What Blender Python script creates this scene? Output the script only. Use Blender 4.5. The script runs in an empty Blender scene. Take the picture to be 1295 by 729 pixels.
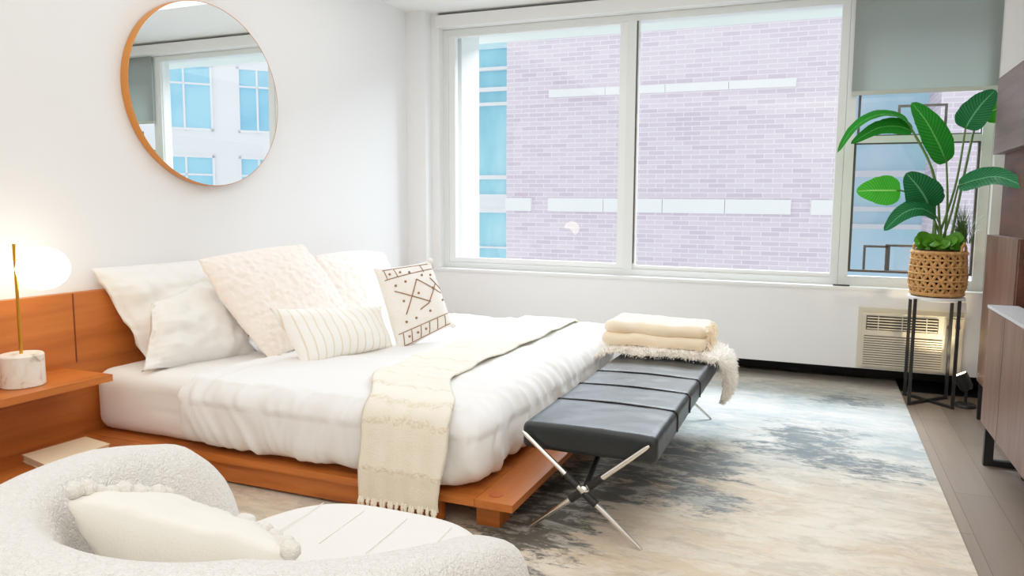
import bpy, bmesh, math, random
from mathutils import Vector, Matrix, noise
random.seed(7)
C = bpy.context.scene.collection
PI = math.pi
V = Vector

# ------------------------------------------------------------------ camera
CAM = dict(f=889.78, pitch=5.92365, yaw=20.11089, roll=.64897, x=3.35881, y=-5.34723, z=1.26511, ppx=712.309, ppy=353.796)
def cam_axes():
    p, y, r = (math.radians(CAM[k]) for k in ('pitch', 'yaw', 'roll'))
    F = V((-math.sin(y)*math.cos(p), math.cos(y)*math.cos(p), -math.sin(p)))
    R0 = V((math.cos(y), math.sin(y), 0)); U0 = R0.cross(F)
    return math.cos(r)*R0 + math.sin(r)*U0, -math.sin(r)*R0 + math.cos(r)*U0, F
R_, U_, F_ = cam_axes()
CP = V((CAM['x'], CAM['y'], CAM['z']))
def ray(u, v): return F_ + R_*((u-CAM['ppx'])/CAM['f']) - U_*((v-CAM['ppy'])/CAM['f'])
def aty(u, v, y):
    q = ray(u, v); return CP + q*((y-CP.y)/q.y)
def atp(u, v, p0, n):
    q = ray(u, v); n = V(n); return CP + q*((V(p0)-CP).dot(n)/q.dot(n))
cd = bpy.data.cameras.new('camera'); cam = bpy.data.objects.new('camera', cd); C.objects.link(cam)
cd.sensor_width = 36; cd.lens = CAM['f']*36/1295
cd.shift_x = (647.5-CAM['ppx'])/1295; cd.shift_y = (CAM['ppy']-364.5)/1295
cd.clip_start = .02; cd.clip_end = 200
M = Matrix((R_, U_, -F_)).transposed().to_4x4(); M.translation = CP
cam.matrix_world = M
bpy.context.scene.camera = cam

# ------------------------------------------------------------------ helpers
def root_loc(o):
    p = V((0, 0, 0))
    while o: p += o.location; o = o.parent
    return p
def obj(name, bm, mat, parent=None, smooth=True, origin=None, bevel=0):
    """link a bmesh given in world coordinates as one mesh object"""
    if bevel:
        bmesh.ops.bevel(bm, geom=[e for e in bm.edges if len(e.link_faces) == 2 and e.calc_face_angle(0) > .6], offset=bevel, segments=2, affect='EDGES', profile=.6, clamp_overlap=True)
    bmesh.ops.recalc_face_normals(bm, faces=bm.faces)
    if parent is not None: off = root_loc(parent)
    elif origin is not None: off = V(origin)
    else:
        xs = [v.co for v in bm.verts]
        off = V(((min(c.x for c in xs)+max(c.x for c in xs))/2, (min(c.y for c in xs)+max(c.y for c in xs))/2, min(c.z for c in xs)))
    for v in bm.verts: v.co -= off
    me = bpy.data.meshes.new(name); 
    for f in bm.faces: f.smooth = bool(smooth)
    bm.to_mesh(me); bm.free()
    if smooth and smooth != 'all': me.set_sharp_from_angle(angle=math.radians(38))
    o = bpy.data.objects.new(name, me); C.objects.link(o)
    mats = mat if isinstance(mat, (list, tuple)) else [mat]
    for m in mats: me.materials.append(m)
    if parent is not None: o.parent = parent
    else: o.location = off
    return o
def thing(name, label, cat, loc, group=None):
    o = bpy.data.objects.new(name, None); C.objects.link(o); o.location = loc; o.empty_display_size = .1
    return tag(o, label, cat, group)
def tag(o, label, cat, group=None, kind=None):
    o['label'] = label; o['category'] = cat
    if group: o['group'] = group
    if kind: o['kind'] = kind
    return o
def struct(name, bm, mat, parent=None, **k):
    o = obj(name, bm, mat, parent, **k)
    if parent is None: o['kind'] = 'structure'
    return o
def B(): return bmesh.new()
def box(bm, x0, x1, y0, y1, z0, z1, mi=0):
    vs = [bm.verts.new((x, y, z)) for x in (x0, x1) for y in (y0, y1) for z in (z0, z1)]
    for q in ((0,1,3,2), (4,6,7,5), (0,4,5,1), (2,3,7,6), (0,2,6,4), (1,5,7,3)):
        f = bm.faces.new([vs[i] for i in q]); f.material_index = mi
    return bm
def bxo(*a): return box(B(), *a)
def frame_axes(t):
    t = t.normalized(); a = V((0, 0, 1)) if abs(t.z) < .9 else V((1, 0, 0))
    n = t.cross(a).normalized(); return n, t.cross(n).normalized()
def tube(bm, pts, rad, seg=10, caps=True):
    pts = [V(p) for p in pts]; n = len(pts)
    rad = rad if isinstance(rad, (list, tuple)) else [rad]*n
    rings = []; prev = None
    for i, p in enumerate(pts):
        t = (pts[min(i+1, n-1)]-pts[max(i-1, 0)])
        if prev is None: a, b = frame_axes(t)
        else:
            t.normalize(); a = (prev - t*prev.dot(t)).normalized(); b = t.cross(a)
        prev = a
        rings.append([bm.verts.new(p + (a*math.cos(2*PI*k/seg)+b*math.sin(2*PI*k/seg))*rad[i]) for k in range(seg)])
    for r0, r1 in zip(rings, rings[1:]):
        for k in range(seg): bm.faces.new((r0[k], r0[(k+1)%seg], r1[(k+1)%seg], r1[k]))
    if caps: bm.faces.new(rings[0][::-1]); bm.faces.new(rings[-1])
    return bm
def lathe(bm, prof, c, seg=40, axis='z', loop=False):
    c = V(c); rings = []
    for r, h in prof:
        ring = []
        for k in range(seg):
            a = 2*PI*k/seg
            p = V((r*math.cos(a), r*math.sin(a), h))
            if axis == 'x': p = V((p.z, p.x, p.y))
            ring.append(bm.verts.new(c+p))
        rings.append(ring)
    for r0, r1 in zip(rings, rings[1:]):
        for k in range(seg): bm.faces.new((r0[k], r0[(k+1)%seg], r1[(k+1)%seg], r1[k]))
    if loop:
        for k in range(seg): bm.faces.new((rings[-1][k], rings[-1][(k+1)%seg], rings[0][(k+1)%seg], rings[0][k]))
    elif prof[0][0] > 1e-6: bm.faces.new(rings[0][::-1])
    if prof[-1][0] > 1e-6 and not loop: bm.faces.new(rings[-1])
    bmesh.ops.remove_doubles(bm, verts=bm.verts, dist=1e-5)
    return bm
def ball(bm, c, r, sub=3, sc=(1, 1, 1)):
    m = Matrix.Translation(V(c)) @ Matrix.Diagonal((r*sc[0], r*sc[1], r*sc[2], 1))
    bmesh.ops.create_icosphere(bm, subdivisions=sub, radius=1, matrix=m); return bm
def nz(p, s=1.0, o=0): return noise.noise(V(p)*s + V((o, o*1.7, -o)))
def fbm(p, s=1., o=0, oct=3): return noise.fractal(V(p)*s+V((o, o*1.3, -o)), 1.0, 2.0, oct)
def sm(a, b, x):
    t = max(0, min(1, (x-a)/(b-a))); return t*t*(3-2*t)
def lerp(a, b, t): return a+(b-a)*t
def soft_box(x0, x1, y0, y1, z0, z1, r, step, disp=None):
    """box with big rounded edges, finely gridded and moved along its normals by disp(p, n)"""
    bm = B(); ext = [(x0, x1), (y0, y1), (z0, z1)]
    ns = [max(4, int(round((b-a)/step))) for a, b in ext]
    for ax in range(3):
        u, w = (ax+1) % 3, (ax+2) % 3
        for side in (0, 1):
            g = []
            for i in range(ns[u]+1):
                row = []
                for j in range(ns[w]+1):
                    p = [0, 0, 0]; p[ax] = ext[ax][side]
                    p[u] = lerp(*ext[u], i/ns[u]); p[w] = lerp(*ext[w], j/ns[w])
                    row.append(bm.verts.new(p))
                g.append(row)
            for i in range(ns[u]):
                for j in range(ns[w]):
                    bm.faces.new((g[i][j], g[i+1][j], g[i+1][j+1], g[i][j+1]))
    bmesh.ops.remove_doubles(bm, verts=bm.verts, dist=1e-4)
    for v in bm.verts:
        p = v.co.copy(); q = V([max(a+r, min(b-r, c)) for c, (a, b) in zip(p, ext)])
        d = p-q
        n = d.normalized() if d.length > 1e-6 else V((0, 0, 1))
        # radial rounding of corners and edges
        v.co = q + n*min(r, d.length) if d.length > 1e-6 else p
        if disp: v.co += disp(v.co.copy(), n)
    return bm
def pillow(c, thick, seed=0, n=30, pinch=.09, wr=.012, flat=2.2, flange=0.0, ws=9, rnd=0.0, crease=0.0, asym=(1, 1)):
    """c: four corners TL, TR, BR, BL in space; a stuffed cushion with pointed corners"""
    c = [V(p) for p in c]; bm = B()
    nrm = ((c[1]-c[0]).cross(c[3]-c[0])).normalized()
    grid = {}
    for s in (1, -1):
        for i in range(n+1):
            for j in range(n+1):
                u = -math.cos(PI*i/n)*.5+.5*(2*i/n-1); u = u if abs(u) < 1 else (1 if u > 0 else -1)
                v = -math.cos(PI*j/n)*.5+.5*(2*j/n-1); v = v if abs(v) < 1 else (1 if v > 0 else -1)
                uu = u*(1-pinch*(1-v*v)); vv = v*(1-pinch*(1-u*u))
                uu *= math.sqrt(1-rnd*v*v/2); vv *= math.sqrt(1-rnd*u*u/2)
                a, b = (uu+1)/2, (vv+1)/2
                p = c[0].lerp(c[1], a).lerp(c[3].lerp(c[2], a), b)
                k = 1-flange
                e = max(0, 1-abs(u/k)**flat)*max(0, 1-abs(v/k)**flat) if abs(u) < k and abs(v) < k else 0
                h = thick/2*e**.55 + (.004 if flange else 0)
                edge = i in (0, n) or j in (0, n)
                w = fbm(p, ws, seed)*wr*(0.4 if edge else 1) + nz(p, 3, seed+3)*wr*1.2
                if crease: w += crease*((1-2*abs(nz(p+V((0, .1*nz(p, 4, 2), 0)), 4.5, seed+1)))+.6*(1-2*abs(nz(p, 9, seed+2)))-.4)*(1 if s == 1 else .5)
                # gathers run in from the edges
                if not edge:
                    w += wr*.7*nz((u*14, v*3, seed), 1, 0)*max(0, abs(v)-.35) + wr*.7*nz((u*3, v*14, seed+5), 1, 0)*max(0, abs(u)-.35)
                if edge and s == -1: grid[(s, i, j)] = grid[(1, i, j)]
                else: grid[(s, i, j)] = bm.verts.new(p + nrm*(s*(h if not edge else 0)*(asym[0] if s > 0 else asym[1])+ w))
        for i in range(n):
            for j in range(n):
                bm.faces.new([grid[(s, i, j)], grid[(s, i+1, j)], grid[(s, i+1, j+1)], grid[(s, i, j+1)]])
    return bm, nrm

# ------------------------------------------------------------------ materials
def lin(r, g, b):
    f = lambda c: ((c/255+.055)/1.055)**2.4 if c/255 > .04045 else c/255/12.92
    return (f(r), f(g), f(b), 1)
class NT:
    def __init__(s, name):
        s.m = bpy.data.materials.new(name); s.m.use_nodes = True; s.t = s.m.node_tree
        s.p = s.t.nodes['Principled BSDF']; s.out = s.t.nodes['Material Output']
        s.co = s.n('ShaderNodeTexCoord').outputs['Object']
    def n(s, ty, **k):
        x = s.t.nodes.new(ty)
        for a, b in k.items(): setattr(x, a, b)
        return x
    def l(s, a, b): s.t.links.new(a, b)
    def map(s, sc=(1, 1, 1), loc=(0, 0, 0), src=None, rot=(0, 0, 0)):
        x = s.n('ShaderNodeMapping'); x.inputs['Scale'].default_value = sc; x.inputs['Location'].default_value = loc; x.inputs['Rotation'].default_value = rot
        s.l(src or s.co, x.inputs['Vector']); return x.outputs[0]
    def noise(s, scale=5, detail=4, rough=.5, vec=None, dist=0):
        x = s.n('ShaderNodeTexNoise'); x.inputs['Scale'].default_value = scale; x.inputs['Detail'].default_value = detail
        x.inputs['Roughness'].default_value = rough; x.inputs['Distortion'].default_value = dist
        s.l(vec or s.co, x.inputs['Vector']); return x.outputs['Fac']
    def ramp(s, fac, stops, interp='LINEAR'):
        x = s.n('ShaderNodeValToRGB'); x.color_ramp.interpolation = interp
        e = x.color_ramp.elements
        while len(e) < len(stops): e.new(.5)
        for el, (p, c) in zip(e, stops): el.position = p; el.color = c
        s.l(fac, x.inputs[0]); return x.outputs[0]
    def mix(s, fac, a, b, mode='MIX'):
        x = s.n('ShaderNodeMix', data_type='RGBA', blend_type=mode)
        for i, v in ((0, fac), (6, a), (7, b)):
            if isinstance(v, (int, float, tuple)): x.inputs[i].default_value = v
            else: s.l(v, x.inputs[i])
        return x.outputs[2]
    def math(s, op, a, b=0., c=None):
        x = s.n('ShaderNodeMath', operation=op)
        for i, v in enumerate((a, b) if c is None else (a, b, c)):
            if isinstance(v, (int, float)): x.inputs[i].default_value = v
            else: s.l(v, x.inputs[i])
        return x.outputs[0]
    def bump(s, h, st=.3, dist=.01):
        x = s.n('ShaderNodeBump'); x.inputs['Strength'].default_value = st; x.inputs['Distance'].default_value = dist
        s.l(h, x.inputs['Height']); s.l(x.outputs[0], s.p.inputs['Normal'])
    def base(s, c):
        if isinstance(c, tuple): s.p.inputs['Base Color'].default_value = c
        else: s.l(c, s.p.inputs['Base Color'])
    def set(s, **k):
        for a, b in k.items(): s.p.inputs[a.replace('_', ' ')].default_value = b
        return s
def plain(name, c, rough=.6, metal=0, var=.06, scale=8, bump=0, bscale=200, **k):
    t = NT(name); f = t.noise(scale, 4)
    d = tuple(x*(1-var) for x in c[:3])+(1,)
    t.base(t.mix(f, d, c)); t.set(Roughness=rough, Metallic=metal, **k)
    if bump: t.bump(t.noise(bscale, 3), bump, .003)
    return t.m
def wood(name, dark, mid, light, axis='x', rough=.45, sc=1., fine=1.):
    t = NT(name); s = {'x': (1.2, 16, 16), 'y': (16, 1.2, 16), 'z': (16, 16, 1.2)}[axis]
    s = tuple(q*sc for q in s)
    a = t.noise(1.0, 5, .55, t.map(s), .6); b = t.noise(5*fine, 4, .6, t.map(s))
    col = t.ramp(a, [(.3, dark), (.52, mid), (.75, light)])
    col = t.mix(t.math('MULTIPLY', b, .35), col, dark)
    big = t.noise(1.5, 2); col = t.mix(t.math('MULTIPLY', big, .25), col, light)
    t.base(col); t.set(Roughness=rough); t.bump(b, .12, .003); return t.m
def fabric(name, c, c2=None, wscale=350, bump=.25, rough=.9, var=5, sheen=.2, big=.0):
    t = NT(name); c2 = c2 or tuple(x*.93 for x in c[:3])+(1,)
    f = t.noise(var, 4); t.base(t.mix(f, c2, c)); t.set(Roughness=rough); t.p.inputs['Sheen Weight'].default_value = sheen
    h = t.noise(wscale, 2)
    if big: h = t.math('ADD', h, t.math('MULTIPLY', t.noise(14, 3), big))
    t.bump(h, bump, .004); return t.m
def boucle(name, c, c2, scale=130, st=.9, dist=.006):
    t = NT(name); v = t.n('ShaderNodeTexVoronoi'); v.inputs['Scale'].default_value = scale
    w = t.n('ShaderNodeVectorMath', operation='ADD'); nzz = t.n('ShaderNodeTexNoise'); nzz.inputs['Scale'].default_value = scale*.4
    t.l(t.co, nzz.inputs['Vector']); sc = t.n('ShaderNodeVectorMath', operation='SCALE'); sc.inputs['Scale'].default_value = .02
    t.l(nzz.outputs['Color'], sc.inputs[0]); t.l(t.co, w.inputs[0]); t.l(sc.outputs[0], w.inputs[1]); t.l(w.outputs[0], v.inputs['Vector'])
    h = t.math('ADD', t.math('MULTIPLY', v.outputs['Distance'], -1), t.math('MULTIPLY', t.noise(scale*.5, 3), .8))
    t.base(t.mix(t.ramp(v.outputs['Distance'], [(.15, (0, 0, 0, 1)), (.75, (1, 1, 1, 1))]), c, c2)); t.set(Roughness=.95)
    t.p.inputs['Sheen Weight'].default_value = .3
    t.bump(h, st, dist); return t.m

m_wall = plain('wall_paint', (.84, .84, .84, 1), .7, var=.02, bump=.05, bscale=120)
m_ceil = plain('ceiling_paint', (.86, .86, .85, 1), .8, var=.01)
m_white = plain('white_trim_paint', (.82, .83, .82, 1), .4, var=.02)
m_frame = plain('window_frame_paint', (.74, .77, .76, 1), .4, var=.03)
m_black = plain('black_base_and_shade', (.012, .011, .011, 1), .5)
m_darkframe = plain('dark_window_frame', (.10, .085, .075, 1), .4)
m_metalblack = plain('black_powder_coat', (.02, .021, .022, 1), .4)
m_cherry = wood('cherry_wood', lin(138, 72, 20), lin(192, 108, 40), lin(214, 130, 60), 'x')
m_cherry_y = wood('cherry_wood_along_wall', lin(142, 74, 22), lin(190, 108, 44), lin(210, 128, 60), 'y', sc=.6)
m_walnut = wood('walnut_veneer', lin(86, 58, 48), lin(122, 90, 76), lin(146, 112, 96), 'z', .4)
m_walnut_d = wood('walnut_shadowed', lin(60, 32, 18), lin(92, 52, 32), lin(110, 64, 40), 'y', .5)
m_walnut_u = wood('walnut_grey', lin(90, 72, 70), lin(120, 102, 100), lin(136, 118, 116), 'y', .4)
m_ctop = plain('pale_grey_counter', lin(196, 200, 206), .25)
m_sheet = fabric('white_sheet', (.86, .85, .83, 1), None, 400, .06, .85, 3, .1)
m_duvet = fabric('white_duvet', (.87, .865, .855, 1), None, 260, .08, .85, 3, .15, .6)
m_pcase = fabric('white_pillowcase', (.87, .855, .82, 1), None, 300, .08, .85, 3, .1, .8)
m_throw = fabric('cream_weave', lin(246, 240, 226), lin(236, 225, 202), 160, .5, .95, 14, .3)
t = NT('cream_band_weave'); s_ = t.n('ShaderNodeSeparateXYZ'); t.l(t.co, s_.inputs[0])
band = t.ramp(t.math('SINE', t.math('MULTIPLY', t.math('SUBTRACT', s_.outputs[1], s_.outputs[2]), 38.)), [(.90, (0, 0, 0, 1)), (.98, (1, 1, 1, 1))])
lace = t.ramp(t.noise(70, 3, .6), [(.42, (0, 0, 0, 1)), (.6, (1, 1, 1, 1))])
t.base(t.mix(t.math('MULTIPLY', t.math('MULTIPLY', band, lace), .55), t.mix(t.noise(14, 4), lin(238, 228, 206), lin(247, 241, 228)), lin(216, 198, 166)))
t.set(Roughness=.95); t.bump(t.math('ADD', t.noise(160, 2), t.math('MULTIPLY', t.math('MULTIPLY', band, lace), .8)), .5, .005); m_throw = t.m
m_fluff = fabric('blush_sherpa', lin(254, 244, 236), lin(250, 232, 218), 90, .7, .95, 60, .4)
m_boucle = boucle('ivory_boucle', (.87, .845, .81, 1), (.80, .775, .74, 1), 190, .7, .006)
m_seat = fabric('ivory_seat_cloth', (.83, .80, .76, 1), (.78, .75, .71, 1), 240, .3, .95, 9, .2)
m_pom = boucle('white_pom_yarn', (.86, .83, .77, 1), (.76, .73, .67, 1), 220, .6, .004)
m_chairpillow = fabric('cream_cushion', (.87, .84, .76, 1), (.83, .79, .70, 1), 260, .2, .95, 8, .2, .8)
m_fur = fabric('cream_fur', lin(255, 252, 246), lin(252, 244, 232), 120, .5, .95, 20, .4)
m_blanket = fabric('peach_cream_blanket', lin(252, 238, 216), lin(248, 222, 184), 140, .5, .95, 12, .4, .6)
m_leather = NT('dark_green_leather'); m_leather.base(m_leather.mix(m_leather.noise(7, 3), lin(20, 25, 27), lin(33, 40, 44))); m_leather.set(Roughness=.38); m_leather.bump(m_leather.noise(160, 3), .15, .002); m_leather = m_leather.m
m_strap = plain('black_strap_leather', (.012, .012, .012, 1), .45)
m_chrome = plain('polished_chrome', (.82, .80, .76, 1), .16, 1, var=.03)
m_brass = plain('brushed_brass', lin(214, 160, 62), .3, 1, var=.05)
m_marble = NT('white_marble'); m_marble.base(m_marble.ramp(m_marble.noise(9, 6, .6, dist=1.2), [(.3, lin(176, 160, 142)), (.42, lin(232, 222, 208)), (.6, lin(240, 234, 226))])); m_marble.set(Roughness=.35); m_marble = m_marble.m
m_globe = NT('glowing_opal_glass'); m_globe.base((.95, .93, .88, 1)); m_globe.set(Roughness=.3, Emission_Strength=6.5); m_globe.p.inputs['Emission Color'].default_value = (1, .80, .54, 1); m_globe = m_globe.m
m_bulb = NT('warm_lens'); m_bulb.base((1, .9, .7, 1)); m_bulb.set(Emission_Strength=12); m_bulb.p.inputs['Emission Color'].default_value = (1, .85, .6, 1); m_bulb = m_bulb.m
m_ac = plain('cream_plastic', lin(212, 204, 186), .5, var=.03)
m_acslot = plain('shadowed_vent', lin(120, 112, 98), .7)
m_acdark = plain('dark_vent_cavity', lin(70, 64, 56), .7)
m_gold = plain('mirror_frame_wood', lin(216, 140, 58), .4, 0)
m_mirror = plain('mirror_silver', (.93, .96, .96, 1), .0, 1, var=0)
m_paper = plain('cream_paper', lin(240, 218, 184), .8)
m_page = plain('page_edges', lin(226, 206, 176), .9)
m_cord = plain('white_cable', lin(200, 180, 150), .5)
m_soil = plain('dark_soil', (.03, .02, .012, 1), .95)

def leafmat(name, a, b, rib):
    t = NT(name); uv = t.n('ShaderNodeUVMap').outputs[0]
    s = t.n('ShaderNodeSeparateXYZ'); t.l(uv, s.inputs[0])
    d = t.math('ABSOLUTE', t.math('SUBTRACT', s.outputs[0], .5))
    vein = t.math('SINE', t.math('MULTIPLY', t.math('SUBTRACT', s.outputs[1], t.math('MULTIPLY', d, .35)), 110))
    col = t.mix(t.noise(6, 3), a, b)
    col = t.mix(t.math('MULTIPLY', t.math('ADD', vein, 1), .12), col, rib)
    col = t.mix(t.math('LESS_THAN', d, .025), col, rib)
    t.base(col); t.set(Roughness=.5); t.p.inputs['Specular IOR Level'].default_value = .12; t.bump(vein, .12, .003)
    t.p.inputs['Transmission Weight'].default_value = 0
    return t.m
m_leaf = leafmat('leaf_green', lin(10, 112, 26), lin(30, 146, 42), lin(104, 184, 92))
m_leafd = leafmat('leaf_dark_green', lin(8, 84, 42), lin(18, 110, 58), lin(96, 166, 118))
m_leafb = leafmat('leaf_bright_green', lin(30, 168, 30), lin(70, 196, 50), lin(160, 226, 130))
m_stem = plain('plant_stem', lin(92, 124, 62), .5)
m_lowleaf = plain('low_leaf', lin(92, 158, 30), .5, var=.35, scale=12)
m_grass = plain('grass_blade', lin(84, 120, 56), .6, var=.4, scale=20)

t = NT('woven_seagrass')  # plaited basket: diagonal plaits and dark openings come from the mesh, fibre from bump
t.base(t.mix(t.noise(40, 4), lin(166, 116, 62), lin(222, 176, 116))); t.set(Roughness=.8); t.bump(t.noise(260, 2, vec=t.map((1, 1, .3))), .5, .003); m_basket = t.m
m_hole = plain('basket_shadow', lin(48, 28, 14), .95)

# floor planks
t = NT('grey_oak_planks'); br = t.n('ShaderNodeTexBrick'); t.l(t.map((1, 1, 1), rot=(0, 0, PI/2)), br.inputs['Vector'])
br.inputs['Scale'].default_value = 1; br.inputs['Brick Width'].default_value = 1.2; br.inputs['Row Height'].default_value = .16; br.inputs['Mortar Size'].default_value = .0015
br.inputs['Color1'].default_value = lin(128, 112, 100); br.inputs['Color2'].default_value = lin(148, 132, 118); br.inputs['Mortar'].default_value = lin(92, 80, 72); br.offset = .37
g = t.noise(2, 6, .6, t.map((14, 1, 1)), .4)
t.base(t.mix(t.math('MULTIPLY', g, .5), br.outputs['Color'], lin(104, 90, 80))); t.set(Roughness=.5); t.bump(g, .08, .003); m_floor = t.m

# rug: distressed abstract weave; RX, RY is the rug's own centre
RX0, RX1, RY0, RY1 = .75, 3.92, -5.0, .28
RCX, RCY = (RX0+RX1)/2, (RY0+RY1)/2
t = NT('distressed_abstract_rug')
sep = t.n('ShaderNodeSeparateXYZ'); t.l(t.co, sep.inputs[0])
warp = t.noise(1.2, 5, .6)
ycoord = t.math('ADD', t.math('ADD', sep.outputs[1], RCY), t.math('MULTIPLY', t.math('SUBTRACT', warp, .5), 1.4))
cool = t.n('ShaderNodeMapRange'); cool.interpolation_type = 'SMOOTHSTEP'; cool.inputs[1].default_value = -2.5; cool.inputs[2].default_value = -1.1; t.l(ycoord, cool.inputs[0])
far = t.n('ShaderNodeMapRange'); far.interpolation_type = 'SMOOTHSTEP'; far.inputs[1].default_value = -.45; far.inputs[2].default_value = .1; t.l(ycoord, far.inputs[0])
warmc = t.mix(t.ramp(t.noise(1.6, 6, .6, t.map((.8, 1.5, 1))), [(.35, (0, 0, 0, 1)), (.65, (1, 1, 1, 1))]), lin(198, 176, 150), lin(222, 212, 196))
coolc = t.mix(t.ramp(t.noise(2.2, 6, .6, t.map((.7, 1.6, 1))), [(.35, (0, 0, 0, 1)), (.65, (1, 1, 1, 1))]), lin(156, 170, 176), lin(204, 206, 204))
basec = t.mix(cool.outputs[0], warmc, coolc); basec = t.mix(t.math('MULTIPLY', far.outputs[0], .7), basec, lin(196, 184, 168))
streak = t.noise(3.0, 8, .72, t.map((.8, 2.2, 1)), .8)
fine = t.noise(20, 8, .8, t.map((.6, 1.7, 1)), .4)
pat = t.math('ADD', t.math('MULTIPLY', streak, .8), t.math('MULTIPLY_ADD', fine, .55, -.165))
def blob(x, y, rx, ry, amp):
    mp = t.map((1/rx, 1/ry, 0), (-(x-RCX)/rx, -(y-RCY)/ry, 0))
    ln = t.n('ShaderNodeVectorMath', operation='LENGTH'); t.l(mp, ln.inputs[0])
    mr = t.n('ShaderNodeMapRange'); mr.interpolation_type = 'SMOOTHSTEP'; mr.inputs[1].default_value = 1; mr.inputs[2].default_value = 0; mr.inputs[3].default_value = 0; mr.inputs[4].default_value = amp
    t.l(ln.outputs['Value'], mr.inputs[0]); return mr.outputs[0]
bl = None
for a in ((2.35, -2.75, .45, 1.1, .34), (2.75, -2.0, .6, .75, .32), (3.35, -1.35, .55, .6, .28), (3.6, -1.75, .65, .35, .22), (3.55, -.45, .45, .4, .24), (2.9, -2.45, .5, .3, .14), (2.95, -1.3, .5, .5, .06), (1.5, -3.35, .5, .3, .2), (3.1, -2.9, .7, .5, -.1), (3.0, -.6, .4, .4, .03)):
    bl = blob(*a) if bl is None else t.math('ADD', bl, blob(*a))
pat2 = t.math('ADD', pat, bl)
mask = t.ramp(pat2, [(.645, (0, 0, 0, 1)), (.735, (1, 1, 1, 1))])
darkc = t.mix(t.ramp(t.noise(1.5, 4), [(.4, (0, 0, 0, 1)), (.6, (1, 1, 1, 1))]), lin(94, 104, 110), lin(122, 132, 138))
darkc = t.mix(t.math('MULTIPLY', blob(2.35, -2.75, .6, 1.2, 1.2), 1.0), darkc, lin(70, 68, 62))
col = t.mix(t.math('MULTIPLY', mask, .92), basec, darkc)
col = t.mix(t.math('MULTIPLY', t.ramp(fine, [(.55, (0, 0, 0, 1)), (.7, (1, 1, 1, 1))]), .22), col, lin(116, 112, 106))
thin = t.ramp(t.noise(6, 8, .78, t.map((.6, 2.0, 1)), .6), [(.49, (0, 0, 0, 1)), (.57, (1, 1, 1, 1))])
col = t.mix(t.math('MULTIPLY', thin, .30), col, lin(138, 138, 134))
pale = t.ramp(t.noise(7, 8, .8, t.map((.7, 1.7, 1)), .8), [(.50, (0, 0, 0, 1)), (.57, (1, 1, 1, 1))])
col = t.mix(t.math('MULTIPLY', pale, .42), col, lin(226, 220, 208))
t.base(col); t.set(Roughness=.95); t.bump(t.noise(300, 2), .3, .003); m_rug = t.m

# brick, outdoors
def brickmat(name, c1, c2, mortar, rw=.33, rh=.088):
    t = NT(name); s = t.n('ShaderNodeSeparateXYZ'); t.l(t.co, s.inputs[0]); cb = t.n('ShaderNodeCombineXYZ')
    t.l(s.outputs[0], cb.inputs[0]); t.l(s.outputs[2], cb.inputs[1])
    br = t.n('ShaderNodeTexBrick'); t.l(cb.outputs[0], br.inputs['Vector']); br.inputs['Scale'].default_value = 1
    br.inputs['Brick Width'].default_value = rw; br.inputs['Row Height'].default_value = rh; br.inputs['Mortar Size'].default_value = .007
    br.inputs['Color1'].default_value = c1; br.inputs['Color2'].default_value = c2; br.inputs['Mortar'].default_value = mortar; br.inputs['Bias'].default_value = -.2
    blot = t.noise(.5, 3); t.base(t.mix(t.math('MULTIPLY', blot, .35), br.outputs['Color'], lin(206, 194, 208))); t.set(Roughness=.9); return t.m
m_brick = brickmat('lavender_brick', lin(212, 196, 206), lin(190, 170, 184), lin(236, 226, 232))
m_stone = plain('pale_stone_band', lin(236, 236, 236), .8, var=.08, scale=3)
m_soffit = plain('painted_soffit', lin(222, 232, 226), .8, var=.03)
m_teal = NT('teal_glass'); m_teal.base(m_teal.ramp(m_teal.noise(.5, 4, .6, m_teal.map((1, 1, .5))), [(.3, lin(104, 176, 198)), (.5, lin(146, 206, 222)), (.72, lin(200, 234, 242))])); m_teal.set(Roughness=.35); m_teal = m_teal.m
m_tealp = NT('pale_teal_glass'); m_tealp.base(m_tealp.ramp(m_tealp.noise(.5, 4, .6, m_tealp.map((1, 1, .5))), [(.3, lin(166, 210, 226)), (.6, lin(204, 230, 240))])); m_tealp.set(Roughness=.35); m_tealp = m_tealp.m
m_facade = plain('white_facade', lin(240, 238, 240), .8, var=.04, scale=1)
m_blueglass = NT('blue_window_glass'); m_blueglass.base(m_blueglass.ramp(m_blueglass.noise(.8, 4), [(.3, lin(110, 178, 214)), (.6, lin(160, 212, 236))])); m_blueglass.set(Roughness=.3); m_blueglass = m_blueglass.m

# window glass: clear pane with its real reflection
t = NT('window_glass'); tr = t.n('ShaderNodeBsdfTransparent'); gl = t.n('ShaderNodeBsdfGlossy'); gl.inputs['Roughness'].default_value = 0
tr.inputs[0].default_value = (.97, .985, .985, 1)
fr = t.n('ShaderNodeFresnel'); ge = t.n('ShaderNodeNewGeometry'); t.l(t.math('MULTIPLY_ADD', ge.outputs['Backfacing'], 1/1.45-1.45, 1.45), fr.inputs[0]); ms = t.n('ShaderNodeMixShader')
t.l(fr.outputs[0], ms.inputs[0]); t.l(tr.outputs[0], ms.inputs[1]); t.l(gl.outputs[0], ms.inputs[2]); t.l(ms.outputs[0], t.out.inputs[0]); m_glass = t.m
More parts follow.
